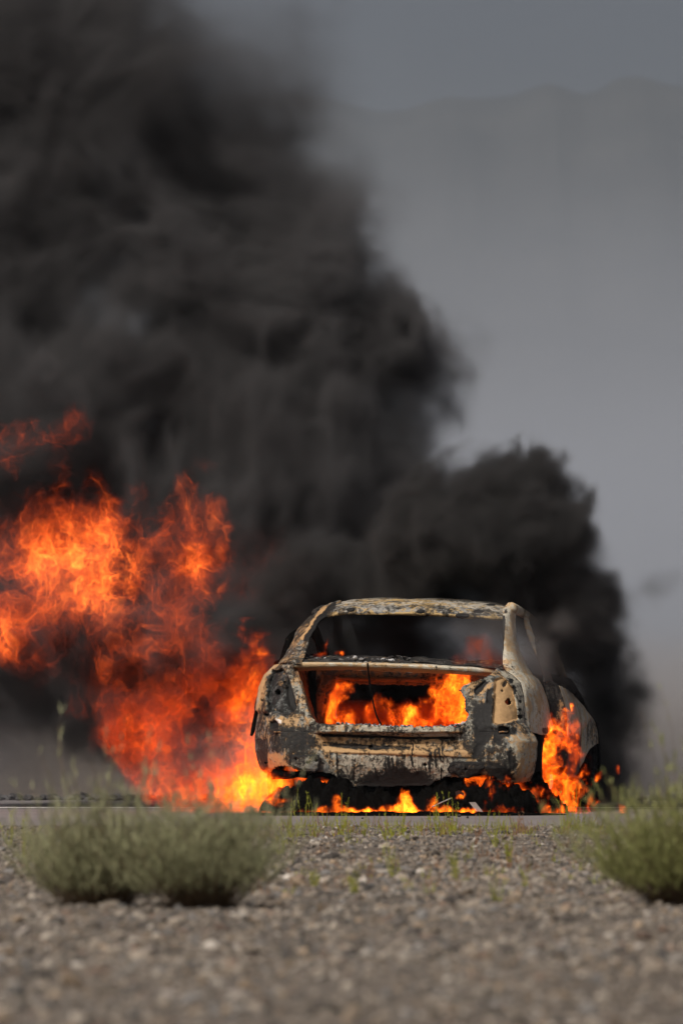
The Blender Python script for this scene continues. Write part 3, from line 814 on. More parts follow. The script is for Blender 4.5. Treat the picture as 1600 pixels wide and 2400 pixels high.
sp = dict(feats=feats, holes=[OPEN, TOPL, BOT] + HOLER, rough=0.0035, jag=2.0)
isl = lambda x, y: (x < 745) & (y < 1716) & ~((x > 735) & (y > 1690))
isr = lambda x, y: (x > 1085 + 50 * sstep(1660, 1740, y)) & (y < 1716)
lamp1 = sheet('lamp_panel', REAR, M_BODY, car, split=isl, **sp)
lamp1['label'] = 'left tail lamp panel with its dark empty lamp cavity'
lamp2 = sheet('lamp_panel', REAR, M_BODY, car, split=isr, **sp)
lamp2['label'] = 'right tail lamp panel, torn, with an ochre lamp recess'
rear = sheet('rear_panel', REAR, M_BODY, car, split=lambda x, y: ~isl(x, y) & ~isr(x, y), **sp)

# bolted plates on the lower panel
def on_rear(name, pg, off, holes, mat, attrs, label=None):
    lo = pg.min(0) - 2; hi = pg.max(0) + 2
    gx, gy = np.meshgrid(np.linspace(lo[0], hi[0], int((hi[0] - lo[0]) / 1.3)), np.linspace(lo[1], hi[1], int((hi[1] - lo[1]) / 1.3)))
    l = np.interp(gy, LE[:, 0], LE[:, 1]); r = np.interp(gy, RE[:, 0], RE[:, 1])
    P = rear_surface((gx - l) / (r - l) * 2 - 1, gy); P[..., 1] -= off
    edge = [(pg, -0.004, 3, attrs)] + [(h, 0.012, 1.5, {'soot': 1.5}) for h in holes]  # shallow bolt holes, their inner darkness painted
    c = pg.mean(0); edge.append((np.concatenate([pg * 1.0, [pg[0]], (c + (pg - c) * 0.86)[::-1], [(c + (pg - c) * 0.86)[-1]]]), 0.003, 3, {'soot': 0.6}))
    o = sheet(name, P, mat, car, feats=edge, keep=pg, thick=0.012, rough=0.0015, jag=0.8)
    if label: o['label'] = label
    return o
PL1 = poly(cC, (520, 672), (870, 672), (905, 720), (885, 840), (845, 885), (700, 878), (560, 815), (505, 800))
PL2 = poly(cD, (975, 705), (1330, 712), (1350, 775), (1290, 845), (1160, 898), (1060, 885), (1000, 835), (930, 840), (915, 790))
p1 = on_rear('mounting_plate', PL1, 0.024, [circ(694, 1778.5, 4.2), circ(720.5, 1786.5, 3.6), circ(741.5, 1781.5, 4.4)], M_BODY, {'soot': 0.05, 'pale': 0.1, 'tan': -0.2})
p2 = on_rear('mounting_plate', PL2, 0.024, [circ(1091, 1802, 4)], M_SOOT, {'soot': 0.0})
for (qx, qy) in ((694, 1778.5), (720.5, 1786.5), (741.5, 1781.5)):
    l = np.interp(qy, LE[:, 0], LE[:, 1]); r = np.interp(qy, RE[:, 0], RE[:, 1])
    b = rear_surface(np.array((qx - l) / (r - l) * 2 - 1), np.array(qy))
    tube('bolt', [b + (0, -0.012, 0), b + (0, -0.030, 0)], 0.008, M_BLACK, p1, 6, 2)

# sill crust of ash and melted trim
def lumps(name, P, S, mat, parent, seed, flat=(0.4, 0.9), tint=None):
    rng = np.random.default_rng(seed)
    P = np.asarray(P, float); n = len(P)
    t = np.full((n, 3), 0.3) if tint is None else tint
    o = stones(name, P, np.asarray(S), mat, rng, t, flat)
    if parent: o.parent = parent
    return o
k = 210
lx = CRNG.uniform(790, 1085, k); ly = np.interp(lx, [790, 870, 990, 1060, 1085], [1697, 1701, 1705, 1703, 1694]) + CRNG.normal(0, 1.5, k)
lp = Lc(lx, ly, 0.05 + CRNG.uniform(0, 0.06, k))
crust = lumps('ash_crust', lp, CRNG.uniform(0.004, 0.013, k), MS, car, 3, (0.5, 0.8), np.repeat(CRNG.choice([0.03, 0.12, 0.4, 0.6], k, p=[.35, .25, .25, .15])[:, None], 3, 1))
tag(crust, 'grey ash and melted crumbs along the boot sill', kind='stuff')

# ---- quarter panels, doors, pillars, roof -----------------------------------
qp = patch('quarter_panel', [
    [(1180, 1570, .59), (1204, 1574, .62), (1228, 1578, .72), (1246, 1584, .92), (1259, 1592, 1.22)],
    [(1203, 1582, .555), (1218, 1588, .59), (1236, 1593, .70), (1255, 1600, .9), (1268, 1608, 1.25)],
    [(1219, 1600, .515), (1231, 1606, .55), (1246, 1612, .68), (1263, 1622, .9), (1277, 1632, 1.3)],
    [(1227, 1629, .47), (1237, 1633, .51), (1252, 1640, .66), (1270, 1650, .9), (1285, 1660, 1.3)],
    [(1230, 1667, .415), (1240, 1672, .47), (1256, 1680, .64), (1274, 1688, .9), (1292, 1694, 1.3)],
    [(1229, 1703, .355), (1241, 1714, .42), (1258, 1719, .62), (1276, 1722, .9), (1297, 1707, 1.3)]],
    110, 60, M_FLANK, car, rough=0.003, jag=0.8, thick=0.008,
    feats=[(circ(1250, 1690, 9, 16), 0.0, 14, {'pale': .5, 'soot': 0.03}), (circ(1262, 1640, 6, 30), 0, 10, {'tan': 0.35}), (circ(1240, 1655, 5, 30), 0, 8, {'tan': 0.3}), (circ(1278, 1712, 10, 8), 0, 8, {'soot': 0.5})])
qp['label'] = 'right quarter panel, burnt to pale bare metal'

def flank(name, x0, rows, mat, nu=40, thick=0.008, **kw):
    """a body side given in the car frame: rows of (x, y, z)"""
    Q = catmull(np.array(rows, float), nu); Q = np.swapaxes(catmull(np.swapaxes(Q, 0, 1), nu), 0, 1)
    return sheet(name, Q, mat, car, thick=thick, **kw)
ledge = rear_surface(np.full(9, -1.0), np.linspace(1560, 1815, 9))
rows = [[p, p + (-0.02, 0.25, 0.0), p + (-0.015, 0.9, 0.0), p + (-0.02, 1.0 + 0.05, 0)] for p in ledge]
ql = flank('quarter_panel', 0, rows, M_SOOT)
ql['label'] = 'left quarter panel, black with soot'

door_face = patch('rear_door', [
    [(1271, 1594, 1.32), (1288, 1594, 1.36), (1300, 1602, 1.40), (1306, 1607, 1.42)],
    [(1280, 1630, 1.32), (1292, 1631, 1.36), (1308, 1632, 1.40), (1317, 1634, 1.42)],
    [(1288, 1662, 1.32), (1300, 1662, 1.36), (1315, 1662, 1.40), (1325, 1662, 1.42)],
    [(1294, 1700, 1.32), (1306, 1700, 1.36), (1320, 1700, 1.40), (1329, 1700, 1.42)],
    [(1290, 1800, 1.32), (1302, 1800, 1.36), (1316, 1800, 1.40), (1327, 1800, 1.42)]],
    70, 22, M_SOOT, car, rough=0.004, feats=[(circ(1311, 1690, 9, 50), 0, 12, {'tan': 0.55, 'soot': -0.15})])
door_face['label'] = 'right rear door edge, black and standing ajar'
skin = patch('door_skin', [
    [(1307, 1607, 1.42), (1318, 1612, 1.9), (1328, 1617, 2.5), (1334, 1622, 2.9)],
    [(1317, 1634, 1.42), (1326, 1636, 1.9), (1338, 1640, 2.5), (1346, 1644, 2.9)],
    [(1325, 1662, 1.42), (1333, 1664, 1.9), (1345, 1667, 2.5), (1354, 1670, 2.9)],
    [(1329, 1705, 1.42), (1338, 1705, 1.9), (1350, 1706, 2.5), (1359, 1708, 2.9)],
    [(1327, 1790, 1.42), (1336, 1790, 1.9), (1348, 1790, 2.5), (1357, 1790, 2.9)],
    [(1324, 1822, 1.42), (1332, 1822, 1.9), (1344, 1821, 2.5), (1353, 1820, 2.9)]],
    80, 36, M_FLANK, door_face, rough=0.003, feats=[(circ(1340, 1800, 50, 75), 0, 40, {'soot': 0.9, 'pale': -0.6})])
fend = patch('front_fender', [
    [(1335, 1622, 2.93), (1346, 1634, 3.2), (1356, 1648, 3.5), (1362, 1660, 3.75)],
    [(1347, 1644, 2.93), (1360, 1654, 3.2), (1374, 1668, 3.5), (1380, 1678, 3.75)],
    [(1355, 1670, 2.93), (1370, 1676, 3.2), (1386, 1688, 3.5), (1392, 1696, 3.8)],
    [(1360, 1708, 2.93), (1374, 1710, 3.2), (1390, 1714, 3.5), (1398, 1722, 3.85)],
    [(1358, 1800, 2.93), (1372, 1770, 3.2), (1388, 1748, 3.45), (1398, 1742, 3.85)]],
    60, 40, M_FLANK, car, rough=0.004, feats=[(circ(1385, 1715, 22, 34), 0, 22, {'soot': 0.25})])
fend['label'] = 'right front fender, scorched brown'

# left side, unseen from the front but built: the rear door, front door and fender in soot
def left_rows(y0, y1, zt, zb=0.24):
    R_ = []
    for z in (zt, zt - 0.06, 0.62, 0.42, zb):
        w = -0.80 if z == zt else (-0.86 if z > 0.7 else -0.885 if z > 0.5 else -0.87 if z > 0.3 else -0.83)
        R_.append([(w, y0 + (y1 - y0) * t, z) for t in (0, 0.33, 0.66, 1)])
    return R_
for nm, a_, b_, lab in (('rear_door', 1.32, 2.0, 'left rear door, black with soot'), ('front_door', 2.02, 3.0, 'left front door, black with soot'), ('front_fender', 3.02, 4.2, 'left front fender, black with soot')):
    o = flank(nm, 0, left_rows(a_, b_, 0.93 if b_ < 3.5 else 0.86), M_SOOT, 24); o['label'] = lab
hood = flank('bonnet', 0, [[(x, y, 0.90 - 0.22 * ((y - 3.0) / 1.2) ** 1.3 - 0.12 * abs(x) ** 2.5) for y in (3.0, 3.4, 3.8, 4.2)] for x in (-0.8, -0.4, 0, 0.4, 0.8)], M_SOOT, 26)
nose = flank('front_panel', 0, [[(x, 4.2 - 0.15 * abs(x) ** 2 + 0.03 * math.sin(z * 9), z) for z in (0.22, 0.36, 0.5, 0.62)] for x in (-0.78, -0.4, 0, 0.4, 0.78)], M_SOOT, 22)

roof = patch('roof', [
    [(766, 1447, 1.00), (800, 1441, .98), (860, 1439, .97), (930, 1440.5, .965), (1000, 1443, .97), (1080, 1447.5, .98), (1140, 1451, .99), (1179, 1455, 1.02)],
    [(768, 1441, 1.00), (801, 1436, .975), (860, 1433.5, .96), (930, 1434.5, .955), (1000, 1437, .96), (1080, 1442, .97), (1140, 1446, .98), (1180, 1450, 1.02)],
    [(772, 1432, 1.06), (804, 1427, 1.02), (860, 1424.5, 1.01), (930, 1424, 1.0), (1000, 1426, 1.0), (1080, 1431, 1.01), (1140, 1436, 1.03), (1182, 1441, 1.07)],
    [(782, 1421, 1.25), (812, 1415, 1.25), (866, 1412, 1.25), (930, 1411, 1.25), (1003, 1412.5, 1.25), (1085, 1417, 1.25), (1143, 1422.5, 1.25), (1184, 1430, 1.25)],
    [(794, 1413.5, 1.6), (822, 1408.5, 1.6), (868, 1406, 1.6), (930, 1405, 1.6), (1006, 1406.5, 1.6), (1088, 1410.5, 1.6), (1146, 1415.5, 1.6), (1187, 1424, 1.6)],
    [(804, 1413, 2.0), (832, 1407, 2.0), (872, 1404.5, 2.0), (932, 1403, 2.0), (1009, 1404.5, 2.0), (1091, 1408.5, 2.0), (1152, 1414, 2.0), (1198, 1425, 2.0)],
    [(822, 1420, 2.5), (846, 1415, 2.5), (880, 1412, 2.5), (935, 1411, 2.5), (1012, 1412, 2.5), (1096, 1416, 2.5), (1160, 1422, 2.5), (1212, 1434, 2.5)]],
    110, 240, M_ROOF, car, rough=0.004, thick=0.012, jag=1,
    feats=[(np.array([(760, 1424), (1000, 1420), (1180, 1435), (1180, 1447), (1000, 1437), (760, 1437)]), 0, 6, {'soot': 0.06, 'pale': -0.7}),
           (np.array([(764, 1437), (1000, 1437), (1178, 1448), (1178, 1458), (1000, 1445), (764, 1450)]), -0.006, 2.5, {'tan': 0.5, 'soot': 0.02}),
           (np.array([(840, 1408), (1000, 1408), (1070, 1419), (1000, 1425), (850, 1420)]), 0, 6, {'tan': 0.22}),
           (circ(985, 1434, 8, 3), -0.01, 2, {'soot': 1}), (circ(1083, 1443, 14, 3.5), -0.012, 2, {'soot': 1.1}), (circ(822, 1430, 9, 3), -0.01, 2, {'soot': 1}), (circ(1150, 1420, 10, 3), -0.006, 2, {'soot': .8}), (circ(1120, 1434, 12, 3), -0.006, 2, {'soot': .5}),
           (np.array([(760, 1405), (800, 1405), (790, 1420), (772, 1450), (755, 1450)]), -0.004, 4, {'soot': 0.3})])

cpr = patch('window_pillar', [
    [(1178, 1426, 1.16), (1186, 1422.5, 1.16), (1196, 1421, 1.2), (1207, 1425, 1.34)],
    [(1177.5, 1438, 1.05), (1186, 1437, 1.06), (1197, 1437, 1.12), (1207, 1440, 1.32)],
    [(1177.5, 1452, .98), (1186, 1452, .99), (1197, 1453, 1.06), (1205.5, 1457, 1.25)],
    [(1177.5, 1482, .87), (1187, 1482, .88), (1200, 1484, .93), (1208, 1487, 1.12)],
    [(1177.5, 1514, .77), (1188, 1514, .78), (1205, 1516, .86), (1216, 1520, 1.02)],
    [(1177.5, 1543, .68), (1190, 1543, .69), (1213, 1546, .78), (1228, 1550, .97)],
    [(1178, 1571, .60), (1196, 1574, .61), (1222, 1578, .71), (1246, 1584, .95)]],
    110, 46, M_FLANK, car, rough=0.003, thick=0.010, jag=0.7,
    feats=[(np.array([(1174, 1445), (1182, 1445), (1181, 1500), (1174, 1560)]), 0, 3, {'soot': 0.8}), (circ(1190, 1445, 7, 22), 0, 8, {'pale': 1}), (circ(1196, 1460, 4, 30), 0, 6, {'tan': 0.4}), (circ(1184, 1424, 4, 16), 0, 3, {'soot': .3})])
cpr['label'] = 'right rear window pillar, bare pale metal'
cpl = patch('window_pillar', [
    [(800, 1410, 1.40), (797, 1414, 1.2), (790, 1424, 1.1), (783, 1442, 1.03)],
    [(771, 1417, 1.35), (773, 1422, 1.18), (772, 1432, 1.08), (767, 1446, 1.0)],
    [(733, 1441, 1.22), (739, 1444, 1.05), (745, 1450, .98), (750, 1458, .92)],
    [(705, 1472, 1.10), (714, 1474, .92), (724, 1477, .85), (734, 1482, .80)],
    [(687, 1503, .98), (698, 1503, .80), (710, 1504, .74), (722, 1506, .69)],
    [(670, 1534, .85), (684, 1534, .66), (700, 1535, .60), (714, 1537, .56)],
    [(653, 1556, .70), (672, 1556, .50), (690, 1558, .44), (706, 1560, .42)]],
    120, 44, M_BODY, car, rough=0.005, thick=0.012, jag=1.6,
    feats=[(np.array([(788, 1412), (772, 1420), (745, 1448), (728, 1475), (712, 1500), (720, 1503), (740, 1480), (760, 1450), (780, 1432)]), -0.010, 5, {'soot': 0.75, 'tan': -.3}),
           (np.array([(775, 1416), (745, 1436), (725, 1470), (705, 1498), (712, 1500), (732, 1474), (752, 1442)]), -0.006, 3, {'tan': 0.75, 'soot': -.3}),
           (circ(694, 1535, 24, 18), 0, 14, {'ash': 0.38, 'soot': .1}), (np.array([(733, 1440), (705, 1472), (688, 1505), (700, 1508), (722, 1474), (742, 1446)]), 0, 5, {'soot': .1, 'pale': -.4})])
cpl['label'] = 'left rear window pillar, blistered and sooty'
lf = patch('door_frame', [
    [(704, 1474, 1.5), (700, 1476, 1.5), (696, 1480, 1.5)], [(690, 1500, 1.4), (681, 1494, 1.4), (673, 1499, 1.4)],
    [(680, 1520, 1.3), (673, 1518, 1.3), (666, 1522, 1.3)], [(668, 1545, 1.2), (662, 1545, 1.2), (655, 1549, 1.2)], [(656, 1560, 1.1), (650, 1558, 1.1), (641, 1557, 1.1)]],
    40, 14, M_BLACK, car, rough=0.006, thick=0.02, jag=2)
lf['label'] = 'charred left door window frame'

# right roof rail running down into the windscreen pillar, door window frame
def pts(*q): return [Lc(*p) for p in q]
rail = tube('roof_rail', pts((1196, 1424, 1.15), (1209, 1429, 1.45), (1224, 1437, 1.8), (1243, 1449, 2.2), (1260, 1467, 2.55), (1278, 1492, 2.8), (1296, 1525, 3.0), (1308, 1556, 3.15), (1316, 1585, 3.28), (1322, 1612, 3.4)), [0.035, 0.03, 0.028, 0.024, 0.024, 0.024, 0.028, 0.03], M_FLANK, car, 8, 60)
rail['label'] = 'right roof rail and windscreen pillar'
lrail = tube('roof_rail', [(-0.60, 1.15, 1.24), (-0.62, 1.8, 1.27), (-0.63, 2.4, 1.22), (-0.70, 2.9, 1.02), (-0.76, 3.3, 0.88)], 0.03, M_SOOT, car, 8, 30)
lrail['label'] = 'left roof rail and windscreen pillar'
dfr = patch('door_frame', [
    [(1226, 1437, 1.75), (1231, 1439, 1.76), (1235, 1444, 1.80)], [(1228, 1463, 1.68), (1235, 1463, 1.69), (1240, 1465, 1.74)],
    [(1236, 1490, 1.58), (1243, 1489, 1.60), (1248, 1490, 1.65)], [(1246, 1515, 1.48), (1251, 1512, 1.50), (1256, 1511, 1.55)],
    [(1260, 1546, 1.40), (1264, 1543, 1.42), (1270, 1540, 1.46)], [(1272, 1580, 1.34), (1277, 1577, 1.36), (1284, 1573, 1.40)], [(1272, 1600, 1.32), (1282, 1598, 1.34), (1292, 1598, 1.38)]],
    70, 14, M_FLANK, car, rough=0.003, thick=0.012,
    feats=[(np.array([(1250, 1495), (1262, 1500), (1295, 1600), (1268, 1604), (1258, 1545)]), 0, 6, {'soot': 1.0})])
dfr['label'] = 'right rear door window frame, half charred'
for a_, b_ in (((1254, 1504, 1.5), (1262, 1497, 1.5)),):
    tube('trim_clip', pts(a_, ((a_[0] + b_[0]) / 2, a_[1] + 1, a_[2]), b_), 0.006, M_BLACK, car, 5, 5)
tube('mirror_stub', pts((1326, 1612, 3.1), (1336, 1618, 3.1), (1348, 1626, 3.12)), [0.03, 0.022, 0.012], M_BLACK, car, 6, 10)
patch('trim_strip', [[(598, 1664, .5), (604, 1664, .48)], [(593, 1690, .5), (601, 1692, .48)], [(591, 1712, .5), (597, 1714, .48)], [(590, 1724, .5), (592, 1726, .48)]], 26, 8, M_BLACK, car, jag=1.5, thick=0.01)

# ---- rear shelf, boot interior ---------------------------------------------
bar = patch('shelf_rail', [
    [(690, 1553, .56), (780, 1552, .54), (864, 1553, .53), (960, 1556, .53), (1055, 1561, .53), (1169, 1567, .60)],
    [(687, 1555, .46), (780, 1554, .43), (864, 1555, .42), (960, 1558.5, .42), (1055, 1563, .42), (1169, 1570, .54)],
    [(687, 1560, .45), (780, 1559, .42), (864, 1560, .41), (960, 1563, .41), (1055, 1568, .41), (1169, 1575, .53)],
    [(688, 1564, .47), (780, 1563.5, .44), (864, 1564.5, .43), (960, 1567.5, .43), (1055, 1572, .43), (1169, 1579, .54)],
    [(690, 1571, .56), (780, 1570, .53), (864, 1571, .52), (960, 1574, .52), (1055, 1578, .52), (1169, 1585, .60)]],
    30, 200, M_FLANK, car, rough=0.002, thick=0.006, jag=0.4,
    feats=[(np.array([(684, 1561.5), (864, 1562.5), (1060, 1570), (1060, 1580), (864, 1575), (684, 1575)]), 0, 2, {'tan': 0.7})])
crest = patch('rear_shelf', [
    [(700, 1537, 1.02), (780, 1538, 1.02), (860, 1540, 1.02), (960, 1543, 1.02), (1060, 1547, 1.02), (1178, 1556, 1.02)],
    [(697, 1540, .80), (780, 1541, .80), (860, 1543, .80), (960, 1546, .80), (1060, 1551, .80), (1178, 1558, .80)],
    [(693, 1545, .60), (780, 1546, .60), (860, 1548, .60), (960, 1551, .60), (1060, 1556, .60), (1178, 1562, .60)],
    [(690, 1553, .50), (780, 1553, .49), (860, 1554, .48), (960, 1557, .48), (1060, 1562, .48), (1178, 1568, .50)]],
    60, 220, M_SOOT, car, rough=0.012, thick=0.01, jag=0,
    feats=[(circ(880, 1550, 60, 5), -0.012, 6, {'ash': 0.35}), (circ(790, 1549, 70, 4), -0.006, 6, {'ash': 0.3})])
k = 170
lx = np.concatenate([CRNG.uniform(700, 1060, 120), CRNG.normal(925, 24, 50)]); base = np.interp(lx, [700, 860, 1060], [1543, 1546, 1555])
up_ = np.where(np.arange(k) >= 120, np.clip(16 - np.abs(lx - 935) * 0.35, 0, 16) * CRNG.uniform(0, 1, k), CRNG.uniform(-3, 4, k))
crumb = lumps('shelf_debris', Lc(lx, base - up_, 0.55 + CRNG.uniform(0, 0.2, k)), CRNG.uniform(0.006, 0.02, k), MS, car, 9, (0.4, 0.7), np.repeat(CRNG.choice([0.012, 0.05, 0.22, 0.5], k, p=[.5, .25, .17, .08])[:, None], 3, 1))
tag(crumb, 'burnt crumbs and lumps lying on the rear shelf', kind='stuff')

bulk = patch('seat_bulkhead', [
    [(680, 1556, 1.10), (800, 1556, 1.10), (950, 1558, 1.10), (1100, 1563, 1.10), (1190, 1570, 1.10)],
    [(682, 1600, 1.08), (800, 1598, 1.08), (950, 1600, 1.08), (1100, 1604, 1.08), (1190, 1606, 1.08)],
    [(684, 1650, 1.06), (800, 1650, 1.06), (950, 1650, 1.06), (1100, 1650, 1.06), (1190, 1650, 1.06)],
    [(686, 1712, 1.04), (800, 1712, 1.04), (950, 1712, 1.04), (1100, 1712, 1.04), (1190, 1712, 1.04)]],
    110, 230, M_INNER, car, rough=0.006, jag=2.5, thick=0.012,
    holes=[np.array([(757, 1716), (762, 1640), (764, 1622), (785, 1612), (830, 1606), (880, 1604), (960, 1607), (1060, 1606), (1110, 1610), (1110, 1716)])],
    feats=[(np.array([(790, 1588), (1000, 1590), (1100, 1596), (1100, 1601), (1000, 1597), (790, 1594)]), -0.02, 3, {'tan': 0.4}), (np.array([(720, 1560), (742, 1560), (742, 1700), (722, 1700)]), 0.05, 4, {'soot': 0.6})])
bulk['label'] = 'rusty steel bulkhead behind the boot with a burnt opening'
wl = patch('boot_side', [
    [(690, 1566, .50), (697, 1568, .70), (704, 1570, .90), (712, 1572, 1.08)], [(703, 1600, .36), (707, 1600, .6), (711, 1600, .85), (716, 1600, 1.06)],
    [(716, 1640, .28), (719, 1640, .55), (722, 1642, .8), (728, 1644, 1.05)], [(735, 1690, .2), (737, 1690, .5), (740, 1692, .8), (745, 1696, 1.04)]], 60, 40, M_INNER, car, rough=0.006)
wl['label'] = 'left boot side wall, rusty and sooty'
wr = flank('boot_side', 0, [[(0.70, y0 + (1.06 - y0) * t, z) for t in (0, 0.3, 0.7, 1)] for (z, y0) in ((0.90, 0.72), (0.75, 0.62), (0.6, 0.5), (0.5, 0.45))], M_INNER, 30, rough=0.006); wr['label'] = 'right boot side wall, rusty'
flank('boot_floor', 0, [[(x, y, 0.50) for y in (0.11, 0.4, 0.75, 1.05)] for x in (-0.72, -0.3, 0.3, 0.72)], M_INNER, 40, rough=0.006)
flank('cabin_floor', 0, [[(x, y, 0.24 + (0.06 if y < 0.3 else 0)) for y in (0.25, 1.2, 2.6, 4.0)] for x in (-0.8, -0.3, 0.3, 0.8)], M_BLACK, 24, rough=0.01)
flank('dashboard', 0, [[(x, 3.05 + 0.25 * t, 0.86 - 0.5 * abs(t - 0.3)) for t in (0, 0.3, 0.7, 1.1)] for x in (-0.72, -0.3, 0.3, 0.72)], M_BLACK, 22, rough=0.012)
for sx in (-0.37, 0.37):
    seat = flank('seat_frame', 0, [[(sx + dx, 2.25 - 0.18 * t, 0.40 + 0.50 * t) for t in (0, 0.4, 0.8, 1)] for dx in (-0.22, -0.1, 0.1, 0.22)], M_BLACK, 18, rough=0.02, thick=0.05)
# roof lining ribs seen inside the rear window
flank('parcel_bracket', 0, [[(-0.66 + 0.12 * t, 1.1 + 0.5 * q, 1.19 - 0.30 * t) for q in (0, .3, .6, 1)] for t in (0, .3, .6, 1)], M_SOOT, 18, rough=0.008)
tube('cable', pts((861, 1554, .40), (862, 1566, .40), (866, 1600, .36), (871, 1630, .28), (877, 1660, .20), (884, 1682, .12), (893, 1698, .06)), 0.0055, M_BLACK, car, 6, 40)

# ---- running gear, wheels ---------------------------------------------------
def wheel(x, y, label, z=0.285, r=0.29, w=0.19):
    n, prof = 40, [(-w / 2, r * 0.62), (-w / 2, r * 0.9), (-w / 2 + 0.02, r * 0.985), (0, r), (w / 2 - 0.02, r * 0.985), (w / 2, r * 0.9), (w / 2, r * 0.62)]
    V, F = [], []
    for i in range(n):
        a = 6.28318 * i / n
        for (dx, rr) in prof:
            k_ = 1 + 0.025 * math.sin(i * 2.3) + 0.015 * math.sin(i * 5.1 + dx * 40)
            V.append((dx, rr * k_ * math.cos(a), rr * k_ * math.sin(a)))
    m_ = len(prof)
    for i in range(n):
        for j in range(m_ - 1):
            F.append((i * m_ + j, i * m_ + j + 1, ((i + 1) % n) * m_ + j + 1, ((i + 1) % n) * m_ + j))
    e = bpy.data.objects.new('wheel', None); COL.objects.link(e); e.parent = car; e.location = (x, y, z); e['label'] = label
    mesh('tyre', V, F, M_RUBBER, e, True)
    prof = [(0.02, 0.0), (0.03, r * 0.2), (-0.01, r * 0.5), (w / 2 - 0.01, r * 0.60), (-w / 2 + 0.01, r * 0.62)]
    V, F = [], []
    for i in range(30):
        a = 6.28318 * i / 30
        for (dx, rr) in prof: V.append((dx * (1 if x > 0 else -1), rr * math.cos(a), rr * math.sin(a)))
    m_ = len(prof)
    for i in range(30):
        for j in range(m_ - 1): F.append((i * m_ + j, i * m_ + j + 1, ((i + 1) % 30) * m_ + j + 1, ((i + 1) % 30) * m_ + j))
    mesh('rim', V, F, M_SOOT, e, True)
for x, y, lab in ((0.76, 1.02, 'right rear wheel, burnt and wrapped in fire'), (-0.76, 1.02, 'left rear wheel, charred'), (0.80, 3.72, 'right front wheel, blackened tyre'), (-0.78, 3.72, 'left front wheel, charred')):
    wheel(x, y, lab)
for sx in (-1, 1):
    sl = flank('side_sill', 0, [[(sx * w_, y, z) for y in (1.36, 2.0, 2.7, 3.35)] for (w_, z) in ((0.84, 0.30), (0.87, 0.22), (0.85, 0.10), (0.74, 0.07))], M_BLACK, 22, rough=0.01, thick=0.02)  # black sill added low to stand for the shade under the doors
    sl['label'] = ('right' if sx > 0 else 'left') + ' door sill, sagging and black'
tube('rear_axle', [(-0.68, 1.02, 0.25), (-0.3, 0.98, 0.22), (0.3, 0.98, 0.22), (0.68, 1.02, 0.25)], 0.05, M_BLACK, car, 8, 20)
flank('underbody', 0, [[(x, y, 0.215 + 0.05 * abs(x)) for y in (0.14, 0.3, 0.5, 0.7)] for x in (-0.74, -0.3, 0.3, 0.74)], M_BLACK, 30, rough=0.02, thick=0.03)

# ---- char fallen under and around the car; heaps also stand for its shade ----------------------------------
def heap(name, cx, cy, rx, ry, h, seed, label, mat=M_BLACK, nz=0.6):
    n = 110
    g = np.linspace(-1, 1, n).astype(np.float32); X, Y = np.meshgrid(g, g)
    e = np.clip(1 - X * X - Y * Y, 0, 1) ** 0.45
    r_ = 1 + nz * noise(X * rx, Y * ry, X * 0, 9, 3, seed) + 0.5 * nz * noise(X * rx, Y * ry, X * 0, 31, 3, seed + 1) * 1.6
    Z = np.where(e > 0, h * e * np.clip(r_, 0.15, 2), -0.004)
    V = np.stack([cx + X * rx, cy + Y * ry, Z], -1).reshape(-1, 3)
    ii = np.arange((n - 1) ** 2); r, c = ii // (n - 1), ii % (n - 1)
    F = np.stack([r * n + c, r * n + c + 1, (r + 1) * n + c + 1, (r + 1) * n + c], 1)
    ef = e.ravel()
    F = F[(ef[F] > 0).any(1)]
    o = fast_mesh(name, V, F, mat, None, True)
    tag(o, label, 'debris', 'charred debris under the car')
    return o
heap('debris_heap', -0.05, 0.22, 0.46, 0.30, 0.20, 1, 'black charred heap under the left cutout of the bumper', nz=0.3)
heap('debris_heap', 0.36, 0.40, 0.55, 0.26, 0.19, 2, 'black charred heap under the middle of the bumper', nz=0.25)
heap('debris_heap', 0.80, 0.16, 0.42, 0.28, 0.20, 3, 'black charred heap under the right end of the bumper', nz=0.3)
heap('debris_heap', 1.12, 0.50, 0.28, 0.22, 0.16, 4, 'small black heap inside the fire at the right wheel', nz=0.4)
heap('char_patch', 0.34, -0.25, 1.05, 0.55, 0.012, 5, 'flat film of black char on the asphalt beneath the bumper', M_BLACK, 0.9)
def shard(label, a, b, c_, wv, mat):
    P = np.array([W(*a), W(*b), W(*c_)], float); P2 = P + np.array(wv)
    V = np.concatenate([P, P2, P + (0, 0.008, 0), P2 + (0, 0.008, 0)])
    F = [(0, 1, 4, 3), (1, 2, 5, 4), (6, 9, 10, 7), (7, 10, 11, 8), (0, 3, 9, 6), (2, 8, 11, 5), (0, 6, 7, 1), (1, 7, 8, 2), (3, 4, 10, 9), (4, 5, 11, 10)]
    o = mesh('metal_shard', V, F, mat); tag(o, label, 'debris', 'charred debris under the car')
M_ASHM = plain('ashy_metal', (0.20, 0.17, 0.155))
shard('pale bent metal shard standing in the embers under the right bumper', (1098, 1880, -0.22), (1110, 1895, -0.24), (1122, 1911, -0.26), (0.040, 0.0, 0.0), M_ASHM)
shard('ashy flake lying on the black heap under the right bumper', (1066, 1856, -0.2), (1075, 1852, -0.18), (1086, 1858, -0.16), (0.004, 0.02, -0.022), M_ASHM)
rodm = plain('grey_rod', (0.25, 0.25, 0.25))
P_ = [W(1012, 1891, -0.22), W(1035, 1880, -0.2), W(1058, 1870, -0.18)]
rod = tube('metal_rod', P_, 0.004, rodm, None, 5, 8); tag(rod, 'thin grey rod leaning in the embers under the bumper', 'debris', 'charred debris under the car')
